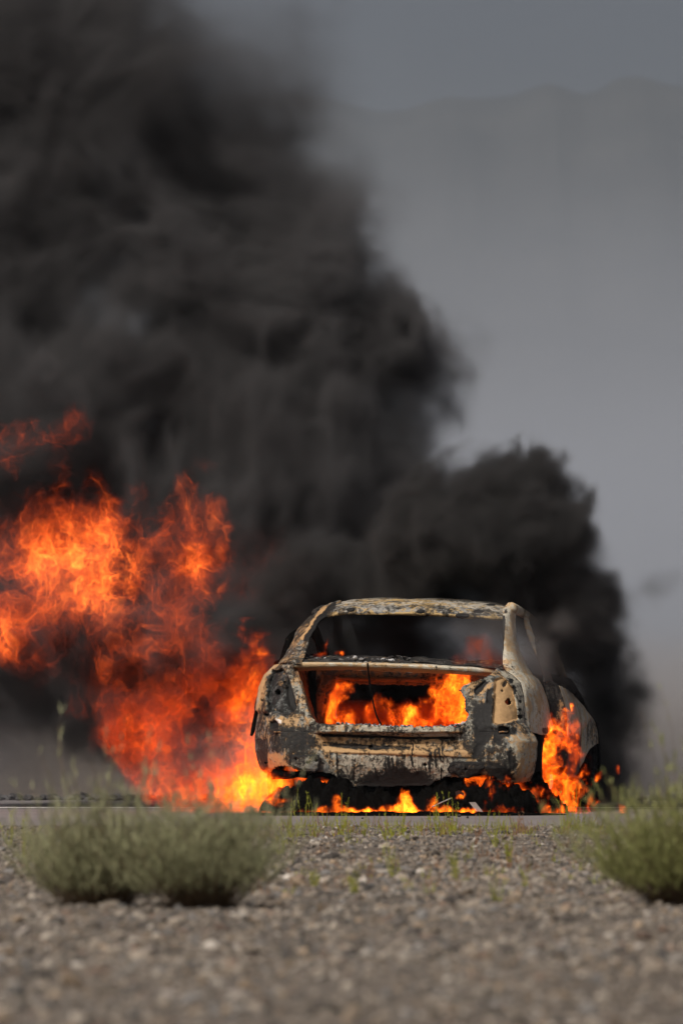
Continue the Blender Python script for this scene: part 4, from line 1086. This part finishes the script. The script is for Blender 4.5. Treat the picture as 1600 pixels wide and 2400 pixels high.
ch = [(636, 1906, .013, 'round black lump on the asphalt below the left bumper corner'), (768, 1908, .012, 'small black crumb on the asphalt under the left cutout'), (849, 1919, .007, 'tiny black crumb on the asphalt at the middle'), (600, 1898, .01, 'black crumb on the asphalt at the left bush'), (1050, 1917, .012, 'dark wet lump on the asphalt below the right plate'), (1075, 1915, .013, 'shiny dark lump on the asphalt beside the pale shard'), (1095, 1918, .01, 'small dark crumb on the asphalt right of the shiny lump'), (790, 1906, .008, 'grey crumb on the asphalt below the left cutout edge')]
for (px, py, s, lab) in ch:
    g = G(px, py)
    o = stones('char_lump', np.array([[0, 0, 0.0]]), np.array([s]), MS, rg, np.array([[0.02, 0.019, 0.018]]), (0.7, 1.0))
    o.location = (g[0], g[1], s * 0.6); tag(o, lab, 'debris', 'char lumps on the asphalt')
# line of dark rubble along the far side of the road
k = 700
fx = rg.uniform(-4, 4, k); fs = rg.uniform(0.01, 0.05, k)
fr = stones('rubble', np.stack([fx, rg.normal(7.3, 0.25, k), fs * 0.3], 1), fs, MS, rg, np.repeat(rg.uniform(0.02, 0.12, k)[:, None], 3, 1), (0.5, 0.8))
tag(fr, 'dark rubble along the far edge of the road', None, None, 'stuff')

# ------------------------------------------------------------------ plants
def leaf_mat(name, a, b, c=None, trans=0.38):
    m = NT(name); v = m.coord()
    t = m.attr('tint', 'Fac'); n = m.noise(v, 9, 3, 0.6)
    col = m.mix(m.math('ADD', m.math('MULTIPLY', t, 0.7), m.math('MULTIPLY', n, 0.3)), a, b)
    d = m.n('BsdfDiffuse', {'Color': col}); tr = m.n('BsdfTranslucent', {'Color': col})
    mx = m.n('MixShader', {0: trans}); m.link(d.outputs[0], mx.inputs[1]); m.link(tr.outputs[0], mx.inputs[2])
    m.link(mx.outputs[0], m.out.inputs['Surface'])
    return m.m
M_SAGE = leaf_mat('grey_green_leaf', (0.195, 0.20, 0.11), (0.46, 0.465, 0.28))
M_SAGE2 = leaf_mat('fresh_green_leaf', (0.17, 0.185, 0.065), (0.42, 0.44, 0.18))
M_WOOD = leaf_mat('dry_stem', (0.07, 0.048, 0.028), (0.22, 0.155, 0.09), trans=0.05)
M_LIME = leaf_mat('yellow_green_leaf', (0.20, 0.22, 0.028), (0.46, 0.47, 0.075), trans=0.4)
M_RUST = leaf_mat('reddish_stem', (0.16, 0.09, 0.05), (0.36, 0.21, 0.12), trans=0.2)

def ribbons(P, w, rng):
    """P (n,k,3) centre lines, w (n,k) widths -> crossed thin blades"""
    n, k, _ = P.shape
    a = rng.uniform(0, 6.283, n)
    s = np.stack([np.cos(a), np.sin(a), np.zeros(n)], -1)[:, None, :]
    s2 = np.stack([-np.sin(a), np.cos(a), np.zeros(n)], -1)[:, None, :]
    V, F = [], []
    base = 0
    for q in (s, s2):
        A_ = P - q * w[..., None] / 2; B_ = P + q * w[..., None] / 2
        v = np.stack([A_, B_], 2).reshape(n, 2 * k, 3)
        i = np.arange(k - 1)
        f = np.stack([2 * i, 2 * i + 1, 2 * i + 3, 2 * i + 2], 1)
        F.append((f[None] + (np.arange(n) * 2 * k)[:, None, None] + base).reshape(-1, 4)); V.append(v.reshape(-1, 3)); base += n * 2 * k
    return np.concatenate(V), np.concatenate(F)

def stem_lines(n, R0, rad, hgt, rng, k=7, spread=1.0, up=1.3):
    """curving stems from the foot outwards and up"""
    az = rng.uniform(0, 6.283, n); q = np.sqrt(rng.uniform(0, 1, n)) * spread
    L_ = rng.uniform(0.45, 1.28, n)
    t = np.linspace(0, 1, k)[None]
    r = R0 * rng.uniform(0.2, 1, n)[:, None] + rad * q[:, None] * (t ** 0.85) * L_[:, None]
    z = hgt * L_[:, None] * (t ** (1.0 + 0.15 * up)) * np.sqrt(np.clip(1 - 0.55 * q ** 2, 0.1, 1))[:, None]
    wob = rng.normal(0, 0.012, (n, k, 2)).cumsum(1) * (hgt / 0.4)
    return np.stack([r * np.cos(az)[:, None] + wob[..., 0], r * np.sin(az)[:, None] + wob[..., 1], z], -1)

def bush(loc, rad, hgt, n, seed, label, mat, tall=0, leaf=0.030, lw=0.0024, per=16):
    rng = np.random.default_rng(seed)
    root = empty('bush', loc); tag(root, label, 'bush', 'grey green desert bushes in the gravel')
    parts = []
    k = 7
    for j in range(k):                       # several crowns leaning out of one foot
        q = rng.uniform(0.25, 1.0); a = 6.283 * (j + rng.uniform(-.3, .3)) / k
        c = stem_lines(n // k, 0.03, rad * rng.uniform(0.42, 0.62), hgt * rng.uniform(0.78, 1.12), rng, up=2.0)
        t = np.linspace(0, 1, 7)[None, :, None]
        off = np.array([math.cos(a), math.sin(a), 0.0]) * rad * 0.62 * q
        c = c + off * (0.35 + 0.65 * t) 
        c[..., 2] *= 1 - 0.22 * q
        parts.append(c)
    P = np.concatenate(parts)
    if tall:
        T = stem_lines(tall, 0.06, rad * 0.85, hgt * 1.3, rng, spread=0.9)
        P = np.concatenate([P, T])
    m = len(P)
    w = np.linspace(1, 0.35, 7)[None] * rng.uniform(0.0018, 0.0042, m)[:, None]
    V, F = ribbons(P, w, rng)
    o = fast_mesh('stems', V, F, M_WOOD, root); vattr(o, 'tint', np.clip(V[:, 2] / hgt * 0.6 + rng.uniform(0, .4, len(V)), 0, 1)); o['kind'] = 'stuff'
    # narrow leaves and side twigs along the upper part of each stem
    cnt = per
    ti = rng.uniform(0.36, 1.0, (m, cnt)) ** 0.85 * 5.999
    i = ti.astype(int); f = (ti - i)[..., None]
    r_ = np.arange(m)[:, None]
    C = P[r_, i] * (1 - f) + P[r_, i + 1] * f
    D_ = P[r_, i + 1] - P[r_, i]; D_ /= np.linalg.norm(D_, axis=-1, keepdims=True) + 1e-9
    D_ = D_ * 0.95 + rng.normal(0, 0.42, D_.shape) + (0, 0, 0.35); D_ /= np.linalg.norm(D_, axis=-1, keepdims=True)
    C = C.reshape(-1, 3); D_ = D_.reshape(-1, 3); q = len(C)
    ln = rng.uniform(0.5, 1.25, q) * leaf
    tt = np.array([0, 0.5, 1.0])
    LP = C[:, None] + D_[:, None] * (tt[None, :, None] * ln[:, None, None]) + np.array([0, 0, 1.0]) * (tt ** 2 * 0.25)[None, :, None] * ln[:, None, None]
    wv = np.array([0.6, 1.0, 0.25])[None] * rng.uniform(0.7, 1.3, q)[:, None] * lw
    a = rng.uniform(0, 6.283, q); s = np.stack([np.cos(a), np.sin(a), np.zeros(q)], -1)[:, None]
    VV = np.stack([LP - s * wv[..., None], LP + s * wv[..., None]], 2).reshape(-1, 3)
    b = np.arange(2); ff = np.stack([2 * b, 2 * b + 1, 2 * b + 3, 2 * b + 2], 1)
    FF = (ff[None] + (np.arange(q) * 6)[:, None, None]).reshape(-1, 4)
    o = fast_mesh('foliage', VV, FF, mat, root); o['kind'] = 'stuff'
    clump = noise(VV[:, 0].astype(np.float32), VV[:, 1].astype(np.float32), VV[:, 2].astype(np.float32), 9, 2, seed % 6)
    vattr(o, 'tint', np.clip(np.repeat(rng.uniform(0, 1, q), 6) * 0.6 + 0.25 + 0.35 * clump, 0, 1))
    return root

def at_ground(px, py):
    g = G(px, py); return (g[0], g[1], float(ground_h([g[0]], [g[1]])[0]) - 0.005)
if 'plants' not in SKIP:
    bush(at_ground(228, 2130), 0.335, 0.44, 560, 21, 'blurred grey green bush, left one of the pair before the flames', M_SAGE, 34)
    bush(at_ground(475, 2134), 0.41, 0.44, 640, 22, 'blurred grey green bush, right one of the pair before the flames', M_SAGE, 26)
    bush(at_ground(1635, 2130), 0.50, 0.50, 900, 23, 'feathery green bush cut by the right edge of the picture', M_SAGE2, 24)

def sprout(name, px, py, hpx, seed, mat, label, group, n=5, lean=0.25, leafy=18, ll=0.016):
    rng = np.random.default_rng(seed)
    loc = at_ground(px, py); s = FPX / (loc[1] - CAM_Y); h = hpx / s
    root = empty(name, loc); tag(root, label, 'weed', group)
    P = stem_lines(n, 0.012, h * lean, h, rng, 6, 1.0)
    P[0, :, :2] *= 0.25; P[0, :, 2] = np.linspace(0, h, 6)
    w = np.linspace(1, 0.5, 6)[None] * rng.uniform(0.0028, 0.0045, n)[:, None]
    V, F = ribbons(P, w, rng)
    o = fast_mesh('stem', V, F, mat, root); vattr(o, 'tint', rng.uniform(0.2, 0.9, len(V)))
    ti = rng.uniform(0.1, 1.0, (n, leafy)) * 4.999; i = ti.astype(int); f = (ti - i)[..., None]; r_ = np.arange(n)[:, None]
    C = (P[r_, i] * (1 - f) + P[r_, i + 1] * f).reshape(-1, 3); q = len(C)
    D_ = rng.normal(0, 0.6, (q, 3)) + (0, 0, 0.8); D_ /= np.linalg.norm(D_, axis=1, keepdims=True)
    ln = rng.uniform(0.5, 1.2, q) * ll
    LP = C[:, None] + D_[:, None] * (np.array([0, .5, 1])[None, :, None] * ln[:, None, None])
    wv = np.array([0.7, 1.0, 0.2])[None] * rng.uniform(0.7, 1.3, q)[:, None] * 0.0022
    a = rng.uniform(0, 6.283, q); sv = np.stack([np.cos(a), np.sin(a), np.zeros(q)], -1)[:, None]
    VV = np.stack([LP - sv * wv[..., None], LP + sv * wv[..., None]], 2).reshape(-1, 3)
    b = np.arange(2); ff = np.stack([2 * b, 2 * b + 1, 2 * b + 3, 2 * b + 2], 1)
    FF = (ff[None] + (np.arange(q) * 6)[:, None, None]).reshape(-1, 4)
    o = fast_mesh('leaves', VV, FF, mat, root); vattr(o, 'tint', np.repeat(rng.uniform(0.2, 1, q), 6)); o['kind'] = 'stuff'
    return root

if 'plants' not in SKIP:
    GT = 'tall weeds along the edge of the asphalt'
    tall = [
        (680, 1955, 95, M_LIME, 'yellow green weed left of the first grass gap, just right of the left bush'),
        (712, 1962, 110, M_LIME, 'tall double stemmed weed standing before the left cutout of the bumper'),
        (735, 1958, 90, M_LIME, 'leaning weed stalk before the mounting plate, right of the double one'),
        (800, 1960, 105, M_LIME, 'bright lime weed with a tall tip before the middle of the bumper'),
        (852, 1966, 45, M_LIME, 'short lime weed in the gravel under the middle of the bumper'),
        (905, 1975, 70, M_LIME, 'spindly weed before the small flames at mid bumper'),
        (940, 1960, 85, M_LIME, 'weed stalk crossing the tallest of the low flames'),
        (1024, 1948, 80, M_LIME, 'pair of green stalks before the yellow ground flame'),
        (1045, 1950, 100, M_LIME, 'tallest green stalk before the right cutout of the bumper'),
        (1062, 1950, 85, M_LIME, 'forked green stalk beside the pale metal shard'),
        (1212, 1962, 60, M_RUST, 'reddish dry weed below the right corner of the bumper'),
        (1325, 1945, 115, M_LIME, 'tall dry looking weed before the wheel fire, right of the car'),
        (1345, 1945, 70, M_LIME, 'bright weed at the foot of the tall one before the wheel fire'),
        (1362, 1945, 55, M_LIME, 'small leaning weed between the wheel fire and the right bush'),
        (1165, 1990, 75, M_LIME, 'yellow green weed in the gravel below the right corner'),
        (1190, 2015, 55, M_LIME, 'weed tuft in the gravel left of the small white stone'),
        (1112, 1985, 70, M_RUST, 'rusty dry weed in the gravel below the pale shard'),
        (920, 2050, 75, M_LIME, 'curved yellow green weed in the middle of the gravel'),
        (735, 2075, 40, M_LIME, 'round green tuft in the gravel right of the left bush'),
        (828, 2090, 70, M_LIME, 'blurred weed in the gravel below the dark clod'),
        (1160, 2120, 70, M_LIME, 'blurred weed in the right middle of the gravel'),
        (1068, 2060, 65, M_LIME, 'thin blurred weed in the gravel below the shard'),
        (660, 2000, 70, M_LIME, 'yellow weed touching the right side of the left bush'),
        (55, 2010, 105, M_LIME, 'blurred weed stalks at the left edge beside the left bush'),
        (125, 2020, 115, M_LIME, 'tall blurred weed with drooping tip behind the left bush'),
        (25, 1990, 90, M_LIME, 'blurred weed leaning at the very left edge'),
    ]
    for i, (px, py, h, mt, lab) in enumerate(tall):
        sprout('weed', px, py, h, 100 + i, mt, lab, GT, n=4 + i % 4, lean=0.22 + 0.04 * (i % 3))
    # thin ground cover of tiny sprouts along the gravel edge: beyond counting
    r3 = np.random.default_rng(77)
    for nm, mt, cnt, lab in (('sprouts', M_LIME, 150, 'sparse tiny yellow green sprouts over the gravel edge'), ('dry_sprouts', M_RUST, 110, 'sparse tiny reddish dry sprouts over the gravel edge')):
        VV, FF, b0 = [], [], 0
        for i in range(cnt):
            px = r3.uniform(560, 1420); py = r3.choice([r3.uniform(1936, 1962), r3.uniform(1945, 2100)], p=[.6, .4])
            g = at_ground(px, py); h = r3.uniform(12, 44) / (FPX / (g[1] - CAM_Y))
            P = stem_lines(6, 0.02, h * 0.5, h, r3, 5, 1.0) + np.array(g)
            w = np.linspace(1, 0.4, 5)[None] * r3.uniform(0.003, 0.006, 6)[:, None]
            v, f = ribbons(P, w, r3); VV.append(v); FF.append(f + b0); b0 += len(v)
        V = np.concatenate(VV); o = fast_mesh(nm, V, np.concatenate(FF), mt); vattr(o, 'tint', r3.uniform(0.1, 1, len(V)))
        tag(o, lab, None, None, 'stuff')

# ------------------------------------------------------------------ fire
def fire_mat(name, gain, cool=(1.0, 0.075, 0.006), hot=(1.0, 0.19, 0.014), smoke=1.5, knee=0.9):
    m = NT(name)
    d = m.attr('density')
    em = m.n('Emission', {'Color': m.mix(m.math('DIVIDE', d, knee, clamp=True), cool, hot)})
    m.link(m.math('MULTIPLY', m.math('POWER', d, 1.4), gain), em.inputs['Strength'])
    ab = m.n('VolumeAbsorption', {'Color': (0.1, 0.05, 0.03, 1)})
    m.link(m.math('MULTIPLY', d, smoke), ab.inputs['Density'])
    ad = m.n('AddShader')
    m.link(em.outputs[0], ad.inputs[0]); m.link(ab.outputs[0], ad.inputs[1])
    m.link(ad.outputs[0], m.out.inputs['Volume'])
    m.m.cycles.volume_step_rate = 1.0
    return m.m

def sheets(X, Y, Z, f, w, seed=0, stretch=0.62, warp=1.0):
    """thin crumpled flame fronts: the zero levels of a turbulent field"""
    z = Z * stretch
    a = noise(X, Y, z, f * 0.45, 2, seed); b = noise(X, Y, z, f * 0.45, 2, seed + 2)
    x = X + warp * 0.30 / f * a; z = z + warp * 0.30 / f * b; y = Y + warp * 0.30 / f * (a - b)
    c = noise(x, y, z, f * 1.7, 2, seed + 1); d = noise(x, y, z, f * 1.7, 2, seed + 4)
    x = x + warp * 0.16 / f * c; z = z + warp * 0.16 / f * d; y = y + warp * 0.16 / f * d
    n = noise(x, y, z, f, 3, seed + 3, gain=0.5)
    n2 = noise(x, y, z, f * 2.3, 2, seed + 5)
    s = np.exp(-(n / w) ** 2) + 0.55 * np.exp(-(n2 / (w * 1.3)) ** 2)
    return s, np.clip(0.5 - n, 0, 1), a, c

BIG = [  # upper billow, its tail leaning down towards the car
    (110, 1290, 120, 130, 0.9, 0.40), (215, 1265, 125, 120, 0.9, 0.42), (165, 1185, 75, 75, 0.9, 0.30), (310, 1300, 120, 110, 0.9, 0.36), (330, 1225, 90, 60, 0.9, 0.28),
    (40, 1390, 130, 110, 0.9, 0.40), (180, 1420, 170, 110, 0.9, 0.42), (310, 1430, 130, 110, 0.9, 0.36), (420, 1270, 70, 66, 0.9, 0.26), (440, 1320, 56, 90, 0.9, 0.25), (370, 1250, 70, 56, 0.9, 0.26), (240, 1200, 80, 60, 0.9, 0.3),
    (120, 1500, 110, 60, 0.9, 0.32), (230, 1540, 130, 90, 0.9, 0.34), (210, 1610, 76, 60, 0.9, 0.25), (280, 1670, 70, 60, 0.85, 0.24), (330, 1740, 60, 50, 0.8, 0.22),
    (-40, 1440, 90, 70, 0.9, 0.3), (-90, 1330, 120, 120, 0.9, 0.35), (420, 1450, 90, 80, 0.9, 0.25), (60, 1215, 60, 50, 0.9, 0.25), (350, 1560, 90, 80, 0.9, 0.28),
]
WIS = [(110, 1010, 80, 28, 0.9, 0.16), (155, 985, 44, 38, 0.9, 0.15), (140, 1060, 30, 66, 0.9, 0.13), (28, 1060, 12, 16, 0.9, 0.09), (185, 975, 22, 40, 0.9, 0.12), (70, 1005, 40, 18, 0.9, 0.12)]
FAINT = [(600, 1270, 90, 85, 1.15, 0.2), (560, 1340, 90, 60, 1.15, 0.18)]
GLOW = [(600, 1490, 90, 80, 1.0, 0.2), (480, 1500, 110, 90, 1.0, 0.25), (360, 1600, 110, 90, 1.0, 0.25)]  # red emission added for the glow of the fire in the smoke
def big_fire(X, Y, Z):
    s, body, a, c = sheets(X, Y, Z, 5.0, 0.032, 0, 0.8, 1.35)
    lick = noise(X + 0.08 * a, Y, Z * 0.6 + 0.05 * c, 8.5, 3, 2)
    e = blobs(X, Y, Z, BIG, 0.05) + 0.07 + 0.13 * a + 0.08 * c + 0.07 * lick
    env = sstep(0.0, 0.10, e)
    hot = 0.30 + 0.80 * blobs_hot(X, Z) + 0.30 * a + 0.15 * lick
    d = env * (s * 1.08 + 0.09 * body) * np.clip(hot, 0.10, 1.5)
    ew = blobs(X, Y, Z, WIS, 0.02) + 0.03 + 0.07 * a + 0.06 * c
    d += 0.38 * sstep(0.0, 0.05, ew) * (s + 0.05)
    ef = blobs(X, Y, Z, FAINT, 0.04) + 0.03 + 0.10 * a
    d += 0.10 * sstep(0, 0.16, ef) * (s * 0.9 + 0.08)
    eg = blobs(X, Y, Z, GLOW, 0.04) + 0.08 * a
    d += sstep(0, 0.25, eg) * (s * 0.10 + 0.07)
    return d
def blobs_hot(X, Z):
    r = 0
    for (px, py, q) in ((225, 1255, 95), (110, 1310, 75), (190, 1330, 95), (270, 1290, 60), (440, 1300, 40), (20, 1450, 55), (250, 1380, 60)):
        cx, _, cz = W(px * D, py * D, 0.9); rr = q / scale_at(0.9) * D
        r = r + np.exp(-((X - cx) ** 2 + (Z - cz) ** 2) / rr ** 2)
    return np.minimum(r, 1.4)

SIDE = [  # lower bright mass between the bush and the car
    (500, 1600, 105, 80, 0.85, 0.30), (580, 1600, 56, 90, 1.0, 0.26), (420, 1640, 100, 75, 0.8, 0.30), (350, 1690, 85, 80, 0.75, 0.28), (355, 1760, 70, 66, 0.7, 0.26),
    (565, 1720, 62, 120, 0.95, 0.26), (520, 1790, 100, 70, 0.6, 0.28), (560, 1830, 85, 40, 0.35, 0.28), (596, 1822, 50, 30, 0.25, 0.2), (470, 1830, 80, 42, 0.5, 0.27),
    (430, 1700, 100, 115, 0.85, 0.24), (490, 1700, 70, 100, 0.85, 0.22), (460, 1565, 80, 40, 0.85, 0.2), (610, 1780, 50, 70, 1.0, 0.22),
]
def side_fire(X, Y, Z):
    s, body, a, c = sheets(X, Y, Z, 7.0, 0.048, 2, 0.85, 1.3)
    lick = noise(X + 0.05 * a, Y, Z * 0.6, 12, 3, 4)
    e = blobs(X, Y, Z, SIDE, 0.05) + 0.03 + 0.10 * a + 0.06 * c + 0.06 * lick
    env = sstep(0.0, 0.09, e)
    cx, _, cz = W(440 * D, 1715 * D, 0.5)
    hole = np.exp(-((X - cx) ** 2 / 0.17 ** 2 + (Z - cz) ** 2 / 0.22 ** 2))
    hx, _, hz = W(560 * D, 1835 * D, 0.4)
    hot = 1.25 * np.exp(-((X - hx) ** 2 / 0.36 ** 2 + (Z - hz) ** 2 / 0.18 ** 2)) + 0.55 * np.exp(-((X - hx - 0.02) ** 2 / 0.12 ** 2 + np.maximum(Z - 0.8, 0) ** 2 / 0.3 ** 2))
    return env * (s * (0.42 + 0.9 * hot) + body * (0.07 + 0.38 * hot)) * np.clip(1.0 - 0.5 * hole + 0.45 * a + 0.25 * lick, 0.05, 2)

def local_fire(B, seed=1, f=9.0, w=0.07, k=0.02, na=0.05, nc=0.03, edge=0.04, base=0.22, stretch=0.7, off=0.0, top=None):
    def fn(X, Y, Z):
        s, body, a, c = sheets(X, Y, Z, f, w, seed, stretch, 1.3)
        lick = noise(X + 0.25 / f * a, Y, Z * 0.55, f * 1.9, 2, seed + 1)
        e = blobs(X, Y, Z, B, k) + off + na * a + nc * c + nc * lick
        return sstep(0.0, edge, e) * (0.75 * s + base * body) * np.clip(0.85 + 0.7 * a + 0.4 * lick, 0.1, 2)
    return fn

WHEEL = [
    (1262, 1790, 40, 55, 1.0, 0.10), (1252, 1730, 34, 44, 1.0, 0.10), (1290, 1698, 42, 34, 1.0, 0.10), (1318, 1706, 22, 38, 1.0, 0.09), (1330, 1735, 24, 16, 1.0, 0.08), (1268, 1690, 26, 16, 0.95, 0.08),
    (1322, 1770, 34, 11, 1.0, 0.06), (1345, 1757, 14, 16, 1.0, 0.05), (1270, 1835, 45, 36, 0.8, 0.14), (1215, 1848, 50, 24, 0.4, 0.14), (1165, 1868, 60, 11, 0.0, 0.1), (1235, 1870, 70, 11, 0.3, 0.2), (1190, 1818, 40, 9, 0.2, 0.06), (1160, 1803, 30, 5, 0.1, 0.05),
    (1310, 1800, 26, 30, 1.0, 0.08),
]
UNDER = [
    (690, 1872, 100, 7, -0.18, 0.05), (860, 1871, 110, 7, -0.23, 0.05), (1020, 1873, 100, 7, -0.23, 0.05), (650, 1872, 55, 5, -0.18, 0.05), (745, 1860, 36, 10, -0.18, 0.06), (770, 1845, 12, 22, -0.18, 0.05), (810, 1868, 50, 6, -0.18, 0.05), (900, 1868, 50, 5, -0.23, 0.05),
    (930, 1838, 13, 20, -0.23, 0.045), (915, 1855, 30, 8, -0.23, 0.045), (990, 1852, 16, 24, -0.23, 0.05), (985, 1868, 50, 7, -0.23, 0.05), (1020, 1866, 16, 14, -0.23, 0.04), (1082, 1870, 16, 7, -0.28, 0.04), (1055, 1828, 8, 7, -0.13, 0.03),
    (640, 1840, 28, 8, -0.08, 0.06),
]
ARCH = [(680, 1785, 48, 26, 0.35, 0.10), (740, 1790, 40, 18, 0.35, 0.10), (640, 1800, 50, 22, 0.25, 0.14), (590, 1810, 60, 30, 0.2, 0.16), (775, 1808, 22, 14, 0.4, 0.07)]
TRUNK = [
    (768, 1608, 12, 34, 1.05, 0.08), (782, 1578, 13, 10, 1.05, 0.07), (764, 1640, 14, 20, 1.05, 0.08), (795, 1655, 34, 12, 1.0, 0.10), (850, 1640, 22, 22, 0.95, 0.08), (870, 1630, 10, 14, 0.95, 0.05), (920, 1657, 50, 14, 0.95, 0.10),
    (1000, 1658, 40, 16, 0.95, 0.10), (1045, 1618, 24, 48, 0.8, 0.10), (1008, 1578, 10, 16, 0.85, 0.05), (1050, 1580, 18, 34, 0.8, 0.08), (1030, 1655, 34, 18, 0.8, 0.10), (990, 1630, 8, 18, 0.9, 0.04), (925, 1622, 12, 5, 0.95, 0.03), (960, 1625, 16, 4, 0.95, 0.03),
]
CABIN = [(735, 1503, 22, 7, 0.75, 0.05), (748, 1488, 7, 18, 0.75, 0.04), (780, 1500, 18, 6, 0.75, 0.04)]
DIM = [(1075, 1490, 50, 34, 0.55, 0.08), (1120, 1525, 70, 24, 0.5, 0.08), (1165, 1520, 34, 18, 0.45, 0.06), (1060, 1530, 50, 30, 0.6, 0.08), (1040, 1510, 14, 30, 0.55, 0.05)]
FLICK = [(1305, 1627, 16, 12, 1.9, 0.05), (1312, 1633, 12, 8, 1.9, 0.04)]

if 'fire' not in SKIP:
    fm = NT('flame_skin')                    # near-clear skin added round each flame volume, glowing very faintly
    tr = fm.n('BsdfTransparent'); fe = fm.n('Emission', {'Color': (1.0, 0.10, 0.02, 1), 'Strength': 0.008}); fa = fm.n('AddShader')
    fm.link(tr.outputs[0], fa.inputs[0]); fm.link(fe.outputs[0], fa.inputs[1]); fm.link(fa.outputs[0], fm.out.inputs['Surface'])
    fm.m.cycles.emission_sampling = 'NONE'
    def fire(lo, hi, vox, fn, mat, label, level=0.10):
        o = grid_volume('flame_body', lo, hi, vox, fn, mat, None, ('fire', fm.m, 4, level))
        tag(o.parent, label, 'fire', 'flames of the burning car')  # label sits on the added skin; the fire itself is its child volume
        return o
    F_OR = fire_mat('orange_flame', 11.0, (1.0, 0.075, 0.007), (1.0, 0.19, 0.024), 1.5)
    F_SD = fire_mat('bright_flame', 13.5, (1.0, 0.050, 0.003), (1.0, 0.19, 0.010), 3.0, 1.1)
    F_YE = fire_mat('yellow_flame', 50.0, (1.0, 0.06, 0.003), (1.0, 0.20, 0.009), 3.0, 1.0)
    F_RD = fire_mat('dull_flame', 1.7, (1.0, 0.10, 0.02), (1.0, 0.15, 0.03), 2.0)
    fire((-2.45, 0.40, 0.40), (-0.30, 1.42, 2.72), 0.0082, big_fire, F_OR, 'towering orange flame billow against the black smoke at the left')
    fire((-1.65, 0.02, 0.0), (-0.34, 1.35, 1.22), 0.009, side_fire, F_SD, 'bright orange flames pouring out beside the left flank of the car')
    fire((0.75, -0.2, 0.0), (1.75, 1.25, 0.75), 0.0075, local_fire(WHEEL, 1, 11.0, 0.07, na=0.06, nc=0.04, off=0.004), F_YE, 'yellow flames bursting from the right rear wheel arch')
    fire((-0.60, -0.35, 0.0), (0.95, 0.2, 0.24), 0.007, local_fire(UNDER, 3, 18.0, 0.10, 0.010, 0.014, 0.010, 0.016, 0.4, off=0.003), fire_mat('ground_flame', 75.0, (1.0, 0.08, 0.003), (1.0, 0.22, 0.010), 3.0), 'low flames licking along the asphalt under the rear bumper')
    fire((-0.75, -0.05, 0.08), (0.15, 0.55, 0.38), 0.0075, local_fire(ARCH, 4, 11.0, 0.08), F_YE, 'yellow flames showing through the left cutout under the bumper')
    fire((-0.25, 0.6, 0.50), (0.85, 1.3, 0.98), 0.0075, local_fire(TRUNK, 0, 11.0, 0.07, na=0.035, off=0.004), F_YE, 'orange flames burning inside the open boot')
    fire((-0.3, 1.12, 0.50), (0.85, 1.75, 0.86), 0.02, local_fire([(930, 1650, 150, 42, 1.42, 0.2), (820, 1650, 70, 40, 1.42, 0.2), (1030, 1650, 70, 46, 1.42, 0.2)], 2, 5.0, 0.3, 0.03, 0.03, 0.02, 0.12, 0.4), fire_mat('red_glow_fill', 2.2, (1.0, 0.03, 0.002), (1.0, 0.05, 0.003), 3.0), 'deep red fire glow behind the opening in the seat bulkhead')  # dim red emission added as a glowing backdrop to the boot flames
    fire((-0.25, 0.6, 0.92), (0.2, 0.95, 1.12), 0.007, local_fire(CABIN, 2, 20.0, 0.12, 0.01, 0.014, 0.010, 0.018, 0.4), F_YE, 'small orange flames above the left end of the rear shelf')
    fire((0.55, 0.35, 0.85), (1.2, 0.75, 1.2), 0.009, local_fire(DIM, 5, 9.0, 0.08, 0.03, 0.07, 0.04, 0.10, 0.3), F_RD, 'dull smoky red flames over the right end of the rear shelf')
    fire((1.3, 1.8, 0.62), (1.5, 2.0, 0.82), 0.006, local_fire(FLICK, 1, 20.0, 0.12, 0.01, 0.012, 0.01, 0.018, 0.4), F_YE, 'small lone flame in the door seam above the wheel fire')
